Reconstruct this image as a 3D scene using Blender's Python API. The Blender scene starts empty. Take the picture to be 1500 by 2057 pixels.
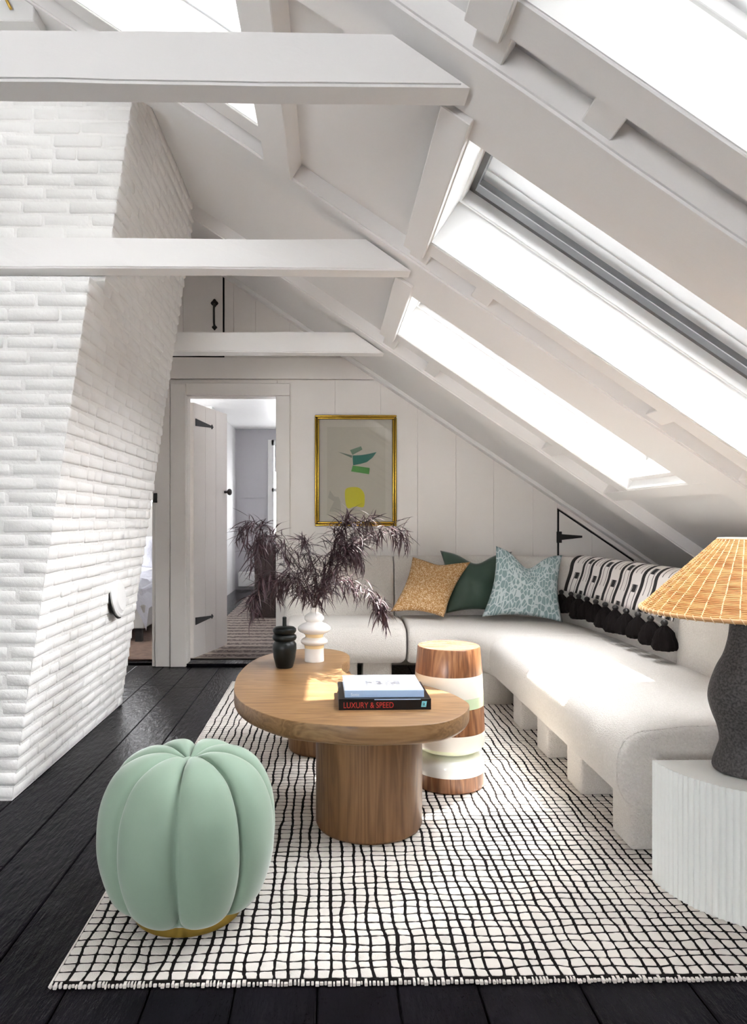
import bpy, bmesh, math, random
from math import sin, cos, pi, sqrt, radians, atan2, floor
from mathutils import Vector, Matrix, noise

random.seed(7)
S = bpy.context.scene
COL = S.collection

# ------------------------------------------------------------------ camera
F = 1450.0                      # focal length in pixels of the 1500x2057 frame
EYE = 1.15
YAW = math.atan(0.0189)
cam = bpy.data.cameras.new('camera')
cam.sensor_fit = 'AUTO'; cam.sensor_width = 36.0
cam.lens = F / 2057 * 36.0
cam.shift_x = (750 - 689) / 2057
cam.shift_y = (1045 - 1028.5) / 2057
cam.clip_start = 0.05
co = bpy.data.objects.new('camera', cam); COL.objects.link(co)
co.location = (0, 0, EYE); co.rotation_euler = (pi / 2, 0, -YAW)
S.camera = co

# ------------------------------------------------------------------ world, sun, exposure
w = bpy.data.worlds.new('sky'); S.world = w; w.use_nodes = True
bg = w.node_tree.nodes['Background']
bg.inputs[0].default_value = (0.97, 0.975, 1.0, 1); bg.inputs[1].default_value = 20.0
sun = bpy.data.lights.new('sun', 'SUN'); sun.energy = 20.0; sun.angle = radians(0.7); sun.color = (1, .95, .87)
so = bpy.data.objects.new('sun', sun); COL.objects.link(so)
so.rotation_euler = Vector((.334, .37, 1.0)).to_track_quat('Z', 'Y').to_euler()
S.view_settings.view_transform = 'Standard'; S.view_settings.look = 'None'
S.view_settings.gamma = 1.0; S.view_settings.exposure = 0.42
S.view_settings.use_curve_mapping = False
S.cycles.use_denoising = True
S.cycles.max_bounces = 12; S.cycles.diffuse_bounces = 7; S.cycles.transparent_max_bounces = 12
S.cycles.sample_clamp_indirect = 12.0
S.cycles.caustics_reflective = False; S.cycles.caustics_refractive = False

# ------------------------------------------------------------------ pixel helper
CY, SY = cos(YAW), sin(YAW)
def P(px, py, Y):
    """world point seen at photograph pixel px,py lying in the plane y = Y"""
    a = (px - 689) / F; b = (1045 - py) / F
    dx = SY + CY * a; dy = CY - SY * a
    t = Y / dy
    return Vector((dx * t, Y, EYE + b * t))

# ------------------------------------------------------------------ materials
def nm(m): return m.node_tree.nodes, m.node_tree.links
MATS = {}
def mat(name, col, rough=.6, metal=0, bump=None, vary=None, spec=.5, sheen=0, coat=0, trans=0):
    """bump=(scale,strength,dist[,stretch]); vary=(scale,colour2[,stretch,contrast])"""
    m = bpy.data.materials.new(name); m.use_nodes = True
    N, L = nm(m); b = N['Principled BSDF']
    b.inputs['Base Color'].default_value = (*col, 1)
    b.inputs['Roughness'].default_value = rough; b.inputs['Metallic'].default_value = metal
    b.inputs['Specular IOR Level'].default_value = spec
    if sheen: b.inputs['Sheen Weight'].default_value = sheen; b.inputs['Sheen Roughness'].default_value = .4
    if coat: b.inputs['Coat Weight'].default_value = coat; b.inputs['Coat Roughness'].default_value = .1
    tc = N.new('ShaderNodeTexCoord')
    if bump:
        mp = N.new('ShaderNodeMapping'); mp.inputs['Scale'].default_value = bump[3] if len(bump) > 3 else (1, 1, 1)
        L.new(tc.outputs['Object'], mp.inputs[0])
        n = N.new('ShaderNodeTexNoise'); n.inputs['Scale'].default_value = bump[0]; n.inputs['Detail'].default_value = 5
        n.inputs['Roughness'].default_value = .6
        L.new(mp.outputs[0], n.inputs['Vector'])
        bp = N.new('ShaderNodeBump'); bp.inputs['Strength'].default_value = bump[1]; bp.inputs['Distance'].default_value = bump[2]
        L.new(n.outputs[0], bp.inputs['Height']); L.new(bp.outputs[0], b.inputs['Normal'])
    if vary:
        mp = N.new('ShaderNodeMapping'); mp.inputs['Scale'].default_value = vary[2] if len(vary) > 2 else (1, 1, 1)
        L.new(tc.outputs['Object'], mp.inputs[0])
        n = N.new('ShaderNodeTexNoise'); n.inputs['Scale'].default_value = vary[0]; n.inputs['Detail'].default_value = 6
        L.new(mp.outputs[0], n.inputs['Vector'])
        cr = N.new('ShaderNodeValToRGB'); c = vary[3] if len(vary) > 3 else .2
        cr.color_ramp.elements[0].position = .5 - c; cr.color_ramp.elements[1].position = .5 + c
        cr.color_ramp.elements[0].color = (*col, 1); cr.color_ramp.elements[1].color = (*vary[1], 1)
        L.new(n.outputs[0], cr.inputs[0]); L.new(cr.outputs[0], b.inputs['Base Color'])
    MATS[name] = m
    return m

white = mat('white_paint', (.87, .85, .82), .5, bump=(14, .25, .004), vary=(3, (.84, .82, .79)))
beam_w = mat('beam_paint', (.86, .85, .84), .5, bump=(9, .35, .006, (.6, 1, 1)))
plaster = mat('ceiling_paint', (.87, .865, .86), .75, bump=(5, .12, .004))
trimw = mat('trim_paint', (.81, .81, .80), .4)
brickp = mat('painted_brick', (.87, .87, .855), .5, bump=(24, .55, .009), vary=(6, (.85, .845, .83)))
mortarp = mat('painted_mortar', (.87, .865, .85), .7, bump=(45, .8, .006))
wallb = mat('wall_paint', (.84, .81, .78), .5, bump=(10, .15, .003, (3, 1, .4)), vary=(2, (.81, .775, .735)))
hallm = mat('lilac_paint', (.50, .49, .515), .7)
floorm = mat('black_floor_paint', (.005, .0045, .006), .13, bump=(22, .9, .007, (2.2, .5, 1)), vary=(3.5, (.009, .008, .011), (2, .4, 1)))
floorm.node_tree.nodes['Principled BSDF'].inputs['IOR'].default_value = 1.11
blackm = mat('black_iron', (.01, .009, .009), .45)
darkm = mat('dark_gap', (.006, .005, .005), .9)
rugw = mat('rug_wool', (.80, .745, .69), .95, bump=(260, .8, .004), vary=(4, (.70, .66, .62)), sheen=.3)
rugb = mat('rug_black', (.010, .008, .008), .95, spec=.1, bump=(300, .8, .003))
boucle = mat('boucle', (.80, .765, .72), .95, bump=(170, 1.0, .010), vary=(120, (.71, .675, .625)), sheen=.25)
velvet = mat('velvet', (.245, .34, .262), .75, sheen=.6, bump=(3, .12, .01), vary=(2.2, (.215, .31, .232)))
brass = mat('brass', (.62, .42, .10), .3, 1, bump=(20, .1, .002))
gold = mat('gold_leaf', (.42, .27, .045), .24, 1)
blackv = mat('black_ceramic', (.004, .006, .006), .38, spec=.25, bump=(10, .1, .003))
whitev = mat('white_ceramic', (.84, .82, .79), .25)
yellowv = mat('amber_glaze', (.86, .68, .38), .25)
lampm = mat('dark_ceramic', (.030, .028, .029), .6, spec=.3, bump=(90, .5, .003), vary=(160, (.085, .08, .08), (1, 1, 1), .12))
weave = mat('wicker', (.58, .26, .07), .6, vary=(16, (.78, .46, .17), (1, 1, 7), .12), bump=(60, .2, .002))
stake = mat('wicker_stake', (.86, .66, .40), .6)
wickd = mat('wicker_rim', (.50, .26, .10), .6, vary=(20, (.66, .38, .17)))
shadel = mat('shade_inner', (.55, .34, .15), .8)
tblw = mat('side_table_white', (.80, .82, .80), .35)
cream = mat('cream_lacquer', (.80, .76, .68), .2, coat=.4)
palegreen = mat('pale_green_lacquer', (.56, .68, .45), .2, coat=.4)
paleyel = mat('pale_yellow_lacquer', (.78, .83, .60), .15, coat=.5)
offw = mat('grey_white_lacquer', (.76, .77, .74), .12, coat=.6)
greenv = mat('green_velvet', (.022, .050, .036), .6, sheen=.35, vary=(5, (.035, .07, .05)))
leafm = mat('leaf_purple', (.030, .014, .018), .42, vary=(8, (.060, .022, .030)))
stemm = mat('stem', (.06, .03, .025), .6)
duvet = mat('duvet', (.50, .51, .57), .8, bump=(6, .8, .04))
greyp = mat('grey_pillow', (.36, .35, .33), .8)
browr = mat('brown_rug', (.085, .05, .036), .9, vary=(14, (.17, .105, .075), (1, 3, 1), .15))
basketm = mat('dark_wicker', (.015, .009, .008), .8, bump=(60, .6, .006), vary=(40, (.035, .02, .016), (1, 1, 3)))
paper = mat('paper', (.66, .62, .53), .8)
printp = mat('print_paper', (.60, .565, .47), .8)
bookb = mat('book_black', (.006, .006, .007), .3, spec=.3)
pages = mat('pages', (.78, .74, .66), .8, bump=(8, .3, .002, (1, 1, 60)))
bookl = mat('book_blue', (.52, .63, .80), .35)
bookspine = mat('book_blue_spine', (.36, .50, .72), .35)
metalg = mat('grey_sash', (.16, .16, .16), .35, .6)
orangew = mat('orange_timber', (.62, .33, .16), .6)

def wood(name, c1, c2, c3, stretch, scale=6, rough=.4, ring=0):
    m = bpy.data.materials.new(name); m.use_nodes = True; N, L = nm(m); b = N['Principled BSDF']
    b.inputs['Roughness'].default_value = rough
    tc = N.new('ShaderNodeTexCoord'); mp = N.new('ShaderNodeMapping'); mp.inputs['Scale'].default_value = stretch
    L.new(tc.outputs['Object'], mp.inputs[0])
    n1 = N.new('ShaderNodeTexNoise'); n1.inputs['Scale'].default_value = scale; n1.inputs['Detail'].default_value = 3; n1.inputs['Distortion'].default_value = .6
    L.new(mp.outputs[0], n1.inputs['Vector'])
    n2 = N.new('ShaderNodeTexNoise'); n2.inputs['Scale'].default_value = scale * 9; n2.inputs['Detail'].default_value = 4
    L.new(mp.outputs[0], n2.inputs['Vector'])
    mu = N.new('ShaderNodeMath'); mu.operation = 'MULTIPLY'; mu.inputs[1].default_value = 7.0
    L.new(n1.outputs[0], mu.inputs[0])
    fr = N.new('ShaderNodeMath'); fr.operation = 'PINGPONG'; fr.inputs[1].default_value = .5; L.new(mu.outputs[0], fr.inputs[0])
    ad = N.new('ShaderNodeMath'); ad.operation = 'MULTIPLY_ADD'; ad.inputs[1].default_value = .55
    L.new(n2.outputs[0], ad.inputs[0]); L.new(fr.outputs[0], ad.inputs[2])
    cr = N.new('ShaderNodeValToRGB'); e = cr.color_ramp.elements
    e[0].position = .18; e[0].color = (*c1, 1); e[1].position = .85; e[1].color = (*c3, 1)
    k = cr.color_ramp.elements.new(.5); k.color = (*c2, 1)
    L.new(ad.outputs[0], cr.inputs[0]); L.new(cr.outputs[0], b.inputs['Base Color'])
    bp = N.new('ShaderNodeBump'); bp.inputs['Strength'].default_value = .15; bp.inputs['Distance'].default_value = .002
    L.new(n2.outputs[0], bp.inputs['Height']); L.new(bp.outputs[0], b.inputs['Normal'])
    return m
oak_top = wood('oak_top', (.15, .078, .030), (.22, .12, .05), (.275, .16, .072), (1.0, 9, 9), 1.6, .38)
oak_leg = wood('oak_leg', (.115, .053, .020), (.18, .088, .035), (.23, .122, .052), (9, 9, .6), 1.6, .42)
walnut = wood('walnut', (.10, .036, .015), (.20, .082, .034), (.34, .165, .075), (9, 9, .7), 1.5, .3)
walnut_top = wood('walnut_top', (.20, .09, .055), (.30, .145, .09), (.38, .20, .13), (2, 6, 2), 1.6, .18)

def expr_mat(name, rough=.85, bumpy=None):
    m = bpy.data.materials.new(name); m.use_nodes = True; N, L = nm(m); b = N['Principled BSDF']
    b.inputs['Roughness'].default_value = rough
    def M(op, a, c=None, d=None):
        n = N.new('ShaderNodeMath'); n.operation = op
        for i, v in enumerate((a, c, d)):
            if v is None: continue
            if isinstance(v, (int, float)): n.inputs[i].default_value = v
            else: L.new(v, n.inputs[i])
        return n.outputs[0]
    def mix(f, c1, c2):
        n = N.new('ShaderNodeMix'); n.data_type = 'RGBA'
        L.new(f, n.inputs[0])
        for i, v in ((6, c1), (7, c2)):
            if isinstance(v, tuple): n.inputs[i].default_value = (*v, 1)
            else: L.new(v, n.inputs[i])
        return n.outputs[2]
    return m, N, L, b, M, mix

def throw_mat():
    m, N, L, b, M, mix = expr_mat('throw_fabric', .9)
    uv = N.new('ShaderNodeUVMap'); sp = N.new('ShaderNodeSeparateXYZ'); L.new(uv.outputs[0], sp.inputs[0])
    u = M('MULTIPLY', sp.outputs[0], 10.0); v = sp.outputs[1]
    fu = M('FRACT', u); iu = M('FLOOR', u)
    stripe = M('LESS_THAN', fu, .24)
    ph = M('FRACT', M('MULTIPLY_ADD', iu, .5, M('MULTIPLY', v, 2.6)))
    inb = M('MULTIPLY', M('GREATER_THAN', fu, .50), M('LESS_THAN', fu, .80))
    block = M('MULTIPLY', inb, M('LESS_THAN', ph, .19))
    l1 = M('LESS_THAN', M('ABSOLUTE', M('SUBTRACT', fu, .46)), .022)
    l2 = M('LESS_THAN', M('ABSOLUTE', M('SUBTRACT', fu, .84)), .022)
    thin = M('MULTIPLY', M('MAXIMUM', l1, l2), M('LESS_THAN', ph, .72))
    a = M('MAXIMUM', stripe, M('MAXIMUM', block, thin))
    L.new(mix(a, (.80, .76, .74), (.012, .010, .011)), b.inputs['Base Color'])
    return m
throwm = throw_mat()

def cell_mat(name, c1, c2, scale, thr, edge=True, stretch=(1, 1, 1), rough=.8, rand=1.0):
    m, N, L, b, M, mix = expr_mat(name, rough)
    uv = N.new('ShaderNodeUVMap'); mp = N.new('ShaderNodeMapping'); mp.inputs['Scale'].default_value = stretch
    L.new(uv.outputs[0], mp.inputs[0])
    vo = N.new('ShaderNodeTexVoronoi'); vo.feature = 'DISTANCE_TO_EDGE' if edge else 'F1'; vo.inputs['Scale'].default_value = scale
    vo.inputs['Randomness'].default_value = rand
    L.new(mp.outputs[0], vo.inputs['Vector'])
    n = N.new('ShaderNodeTexNoise'); n.inputs['Scale'].default_value = scale * .3; L.new(mp.outputs[0], n.inputs['Vector'])
    th = M('MULTIPLY_ADD', n.outputs[0], thr * 1.4, thr * .3)
    a = M('LESS_THAN', vo.outputs['Distance'], th)
    L.new(mix(a, c1, c2), b.inputs['Base Color'])
    bp = N.new('ShaderNodeBump'); bp.inputs['Strength'].default_value = .3; bp.inputs['Distance'].default_value = .003
    L.new(vo.outputs['Distance'], bp.inputs['Height']); L.new(bp.outputs[0], b.inputs['Normal'])
    return m
bluep = cell_mat('blue_pattern_velvet', (.235, .345, .36), (.56, .65, .66), 13, .085, True, (1.6, .8, 1), .6, .8)
tanp = cell_mat('tan_dotted_fabric', (.42, .225, .075), (.72, .55, .36), 62, .42, False)

def stripes_mat():
    m, N, L, b, M, mix = expr_mat('striped_rug', .95)
    tc = N.new('ShaderNodeTexCoord'); sp = N.new('ShaderNodeSeparateXYZ'); L.new(tc.outputs['Object'], sp.inputs[0])
    mp = N.new('ShaderNodeMapping'); mp.inputs['Scale'].default_value = (1, 2.2, 1); L.new(tc.outputs['Object'], mp.inputs[0])
    n = N.new('ShaderNodeTexNoise'); n.inputs['Scale'].default_value = 40; L.new(mp.outputs[0], n.inputs['Vector'])
    f = M('FRACT', M('MULTIPLY', sp.outputs[1], 5.2))
    pale = M('LESS_THAN', f, .35)
    a = M('MAXIMUM', pale, M('GREATER_THAN', n.outputs[0], .56))
    L.new(mix(a, (.04, .024, .020), (.25, .205, .18)), b.inputs['Base Color'])
    return m
striperug = stripes_mat()

def glass_mat():
    m = bpy.data.materials.new('thin_glass'); m.use_nodes = True; N, L = nm(m)
    N.remove(N['Principled BSDF']); o = N['Material Output']
    t = N.new('ShaderNodeBsdfTransparent'); g = N.new('ShaderNodeBsdfGlossy'); g.inputs['Roughness'].default_value = .02
    f = N.new('ShaderNodeFresnel'); f.inputs['IOR'].default_value = 1.45
    x = N.new('ShaderNodeMixShader'); L.new(f.outputs[0], x.inputs[0]); L.new(t.outputs[0], x.inputs[1]); L.new(g.outputs[0], x.inputs[2])
    L.new(x.outputs[0], o.inputs[0]); return m
glassm = glass_mat()
def sun_filter_mat():  # cloth of the covers added to skylights to filter the sun
    m = bpy.data.materials.new('sun_filter_cloth'); m.use_nodes = True; N, L = nm(m)
    N.remove(N['Principled BSDF']); o = N['Material Output']
    t = N.new('ShaderNodeBsdfTranslucent'); t.inputs[0].default_value = (.90, .91, .92, 1)
    d = N.new('ShaderNodeBsdfDiffuse'); d.inputs[0].default_value = (.85, .85, .85, 1)
    x = N.new('ShaderNodeMixShader'); x.inputs[0].default_value = .22
    L.new(t.outputs[0], x.inputs[1]); L.new(d.outputs[0], x.inputs[2]); L.new(x.outputs[0], o.inputs[0]); return m
filterm = sun_filter_mat()
filterd = sun_filter_mat(); filterd.node_tree.nodes['Mix Shader'].inputs[0].default_value = .70  # denser cloth, added to hold back light on the nearest beam
filteru = sun_filter_mat(); filteru.node_tree.nodes['Mix Shader'].inputs[0].default_value = .52  # thicker cloth, added to dim the upper skylight

# ------------------------------------------------------------------ object helpers
def origin(o):
    v = Vector((0, 0, 0))
    while o is not None: v += o.location; o = o.parent
    return v
def link(name, me, m=None, parent=None, kind=None):
    """me is a mesh in world coordinates; parts are stored relative to their thing"""
    if parent is not None: me.transform(Matrix.Translation(-origin(parent)))
    if m is not None: me.materials.append(m)
    o = bpy.data.objects.new(name, me); COL.objects.link(o)
    if parent is not None: o.parent = parent
    if kind: o['kind'] = kind
    return o
def mesh(name, V, Fc, m=None, parent=None, smooth=False, kind=None, uv=None):
    me = bpy.data.meshes.new(name); me.from_pydata([tuple(v) for v in V], [], Fc); me.update()
    if smooth: me.polygons.foreach_set('use_smooth', [True] * len(me.polygons))
    if uv is not None:
        l = me.uv_layers.new(name='UVMap')
        for lp in me.loops: l.data[lp.index].uv = uv[lp.vertex_index]
    return link(name, me, m, parent, kind)
def bm_obj(name, bm, m=None, parent=None, smooth=False, kind=None):
    me = bpy.data.meshes.new(name); bm.normal_update(); bm.to_mesh(me); bm.free()
    if smooth: me.polygons.foreach_set('use_smooth', [True] * len(me.polygons))
    return link(name, me, m, parent, kind)
def thing(name, label, cat, loc=(0, 0, 0), group=None):
    o = bpy.data.objects.new(name, None); COL.objects.link(o); o.location = loc; o.empty_display_size = .05
    return tag(o, label, cat, group)
def tag(o, label, cat, group=None):
    o['label'] = label; o['category'] = cat
    if group: o['group'] = group
    return o
def setting(name, loc=(0, 0, 0)):
    o = bpy.data.objects.new(name, None); COL.objects.link(o); o.location = loc; o['kind'] = 'structure'; o.empty_display_size = .05
    return o
def add_box(bm, x0, x1, y0, y1, z0, z1, T=None, bev=0, seg=1):
    vs = [(x, y, z) for x in (x0, x1) for y in (y0, y1) for z in (z0, z1)]
    vs = [bm.verts.new(T(*v) if T else v) for v in vs]
    fs = [bm.faces.new([vs[i] for i in f]) for f in ((0, 1, 3, 2), (4, 6, 7, 5), (0, 4, 5, 1), (2, 3, 7, 6), (0, 2, 6, 4), (1, 5, 7, 3))]
    if bev:
        es = list({e for f in fs for e in f.edges})
        bmesh.ops.bevel(bm, geom=es, offset=bev, segments=seg, profile=.5, affect='EDGES')
def box(name, x0, x1, y0, y1, z0, z1, m, parent=None, bev=0, T=None, kind=None, seg=1, smooth=False):
    bm = bmesh.new(); add_box(bm, x0, x1, y0, y1, z0, z1, T, bev, seg)
    bmesh.ops.recalc_face_normals(bm, faces=bm.faces)
    return bm_obj(name, bm, m, parent, smooth, kind)
def prism_y(name, poly, y0, y1, m, parent=None, bev=0, kind=None):
    """polygon of (x,z) extruded from y0 to y1"""
    bm = bmesh.new()
    a = [bm.verts.new((x, y0, z)) for x, z in poly]; b = [bm.verts.new((x, y1, z)) for x, z in poly]
    bm.faces.new(a); bm.faces.new(b[::-1]); n = len(poly)
    for i in range(n): bm.faces.new([a[i], b[i], b[(i + 1) % n], a[(i + 1) % n]])
    bmesh.ops.recalc_face_normals(bm, faces=bm.faces)
    if bev: bmesh.ops.bevel(bm, geom=list(bm.edges), offset=bev, segments=1, affect='EDGES')
    return bm_obj(name, bm, m, parent, False, kind)
def loft(rings, closed=True, cap0=True, cap1=True):
    V = []; Fc = []; n = len(rings[0])
    for r in rings: V += [tuple(p) for p in r]
    for k in range(len(rings) - 1):
        for i in range(n if closed else n - 1):
            j = (i + 1) % n
            Fc.append((k * n + i, k * n + j, (k + 1) * n + j, (k + 1) * n + i))
    if cap0: Fc.append(tuple(range(n))[::-1])
    if cap1: Fc.append(tuple((len(rings) - 1) * n + i for i in range(n)))
    return V, Fc
def lathe(name, prof, c, m, parent=None, seg=48, cap0=True, cap1=True, smooth=True, rfun=None):
    rings = []
    for r, z in prof:
        rings.append([(c[0] + (rfun(2 * pi * i / seg, z, r) if rfun else r) * cos(2 * pi * i / seg), c[1] + (rfun(2 * pi * i / seg, z, r) if rfun else r) * sin(2 * pi * i / seg), c[2] + z) for i in range(seg)])
    V, Fc = loft(rings, True, cap0, cap1)
    o = mesh(name, V, Fc, m, parent, smooth)
    if smooth:
        o.data.set_sharp_from_angle(angle=radians(40))
    return o
def tube_geo(path, r, seg=6, V=None, Fc=None, closed=False):
    V = [] if V is None else V; Fc = [] if Fc is None else Fc; n = len(path); base = len(V)
    for i, p in enumerate(path):
        a = path[(i - 1) % n] if (i or closed) else path[0]; b = path[(i + 1) % n] if (i < n - 1 or closed) else path[-1]
        t = (Vector(b) - Vector(a)).normalized()
        up = Vector((0, 0, 1)) if abs(t.z) < .9 else Vector((1, 0, 0))
        u = t.cross(up).normalized(); v = u.cross(t)
        rr = r[i] if isinstance(r, (list, tuple)) else r
        for k in range(seg):
            a2 = 2 * pi * k / seg; V.append(tuple(Vector(p) + u * cos(a2) * rr + v * sin(a2) * rr))
    for i in range(n if closed else n - 1):
        j = (i + 1) % n
        for k in range(seg):
            l = (k + 1) % seg
            Fc.append((base + i * seg + k, base + i * seg + l, base + j * seg + l, base + j * seg + k))
    if not closed:
        Fc.append(tuple(base + k for k in range(seg))[::-1]); Fc.append(tuple(base + (n - 1) * seg + k for k in range(seg)))
    return V, Fc
def tube(name, path, r, m, parent=None, seg=8, closed=False):
    V, Fc = tube_geo(path, r, seg, closed=closed); return mesh(name, V, Fc, m, parent, True)
def spline(pts, n, closed=False):
    out = []; N = len(pts); P_ = [Vector(p) for p in pts]
    rng = N if closed else N - 1
    for i in range(rng):
        p0 = P_[(i - 1) % N] if (i or closed) else P_[0] * 2 - P_[1]
        p1 = P_[i]; p2 = P_[(i + 1) % N]
        p3 = P_[(i + 2) % N] if (i + 2 < N or closed) else P_[-1] * 2 - P_[-2]
        for k in range(n):
            t = k / n
            out.append(.5 * ((2 * p1) + (p2 - p0) * t + (2 * p0 - 5 * p1 + 4 * p2 - p3) * t * t + (3 * p1 - p0 - 3 * p2 + p3) * t ** 3))
    if not closed: out.append(P_[-1])
    return out
def outset(poly, d):
    """offset a closed counter-clockwise outline outwards by d"""
    out = []; n = len(poly)
    for i in range(n):
        a = Vector(poly[i - 1][:2]); b = Vector(poly[(i + 1) % n][:2]); t = (b - a).normalized()
        out.append((poly[i][0] + t.y * d, poly[i][1] - t.x * d))
    return out

# ------------------------------------------------------------------ roof frame
SL = .672; PHI = math.atan(SL); CP, SP = cos(PHI), sin(PHI)
C0 = 1.30                      # height above the eye of the rafter undersides at x = 0
def R(s, y, h):                # along the slope (down to the right), depth, out through the roof
    return (s * CP + h * SP, y, EYE + C0 - s * SP + h * CP)
def s_of(X, h): return (X - h * SP) / CP
def h_of(c): return (c - C0) * CP
HC = h_of(1.39)                # ceiling boards
HW = h_of(1.33)                # window casing
def rbox(name, X0, X1, y0, y1, h0, h1, m, parent=None, bev=0, kind=None):
    return box(name, s_of(X0, h0), s_of(X1, h0), y0, y1, h0, h1, m, parent, bev, T=R, kind=kind)
def hewn(name, a0, a1, y0, y1, b0, b1, T, m, parent, n=24, j=.005, seed=0):
    """long timber with slightly wandering edges"""
    rings = []
    for i in range(n + 1):
        a = a0 + (a1 - a0) * i / n; ring = []
        for q, (y, b) in enumerate(((y0, b0), (y1, b0), (y1, b1), (y0, b1))):
            dv = noise.noise_vector(Vector((a * 1.7, seed * 3.1, q * 5.3))) * j
            fine = noise.noise_vector(Vector((a * 9, seed * 3.1, q * 5.3 + 9))) * j * .35
            ring.append(T(a, y + dv.x + fine.x, b + dv.y + fine.y))
        rings.append(ring)
    V, Fc = loft(rings)
    bm = bmesh.new(); vv = [bm.verts.new(v) for v in V]
    for f in Fc: bm.faces.new([vv[i] for i in f])
    bmesh.ops.recalc_face_normals(bm, faces=bm.faces)
    long_e = [e for e in bm.edges if abs(e.verts[0].index - e.verts[1].index) >= 0 and abs((e.verts[0].co - e.verts[1].co).length - abs(a1 - a0) / n) < abs(a1 - a0) / n * .25 and len(e.link_faces) == 2 and e.calc_face_angle() > .6]
    if long_e: bmesh.ops.bevel(bm, geom=long_e, offset=.008, segments=2, affect='EDGES')
    return bm_obj(name, bm, m, parent)

XR, XL, XRIDGE = 2.62, -3.4, -2.0
YB, YF = 5.72, -3.0
def roof_z(x, c=1.39):
    return EYE + c - SL * x if x > XRIDGE else EYE + c - SL * (2 * XRIDGE - x)

# ---------------- ceiling with its openings
RAFT = [(-1.95, -1.73), (-.68, -.46), (.42, .64), (1.67, 1.89), (2.98, 3.22), (4.47, 4.70)]
LOW, UP = (.39, 1.71), (-1.40, -.25)
WIN = [(2.00, 2.75, LOW, 2), (3.40, 4.10, LOW, 0), (.70, 1.46, LOW, True), (2.00, 2.75, UP, True)]
ceiling = setting('ceiling')
xs = sorted({XRIDGE, UP[0], UP[1], LOW[0], LOW[1], XR + .1})
ys = sorted({YF, YB + .12} | {v for w_ in WIN for v in w_[:2]})
k = 0
for a, b in zip(ys[:-1], ys[1:]):
    run = []
    for c, d in zip(xs[:-1], xs[1:]):
        hole = any(w_[0] <= a and w_[1] >= b and w_[2][0] <= c and w_[2][1] >= d for w_ in WIN)
        if not hole:
            if run and run[-1][1] == c: run[-1][1] = d
            else: run.append([c, d])
    for c, d in run:
        box('ceiling_panel', s_of(c, HC), s_of(d, HC), a, b, HC, HC + .06, plaster, ceiling, T=R)
box('ceiling_panel', 0, (XRIDGE - XL + .1) / CP, YF, YB + .12, 0, .06, plaster, ceiling,
    T=lambda s, y, h: (XRIDGE - s * CP - h * SP, y, roof_z(XRIDGE + .001) - s * SP + h * CP))
for i, (a, b) in enumerate(RAFT):
    hewn('rafter', s_of(XRIDGE, 0), s_of(XR + .05, 0), a, b, 0, HC + .01, R, beam_w, ceiling, 40, .006, i)
# blocks and trim strips in the slots between casings and rafters
for (y0, y1) in ((1.57, 1.67), (2.86, 2.98), (4.21, 4.47)):
    for xc in (.365, .62, 1.35):
        rbox('nailer_block', xc - .035, xc + .035, y0, y1 + .02, HW - .005, HC, beam_w, ceiling, .003)
rbox('roof_trim', XRIDGE, XR, 5.63, YB, h_of(1.355), HC, beam_w, ceiling, .004)

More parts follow.
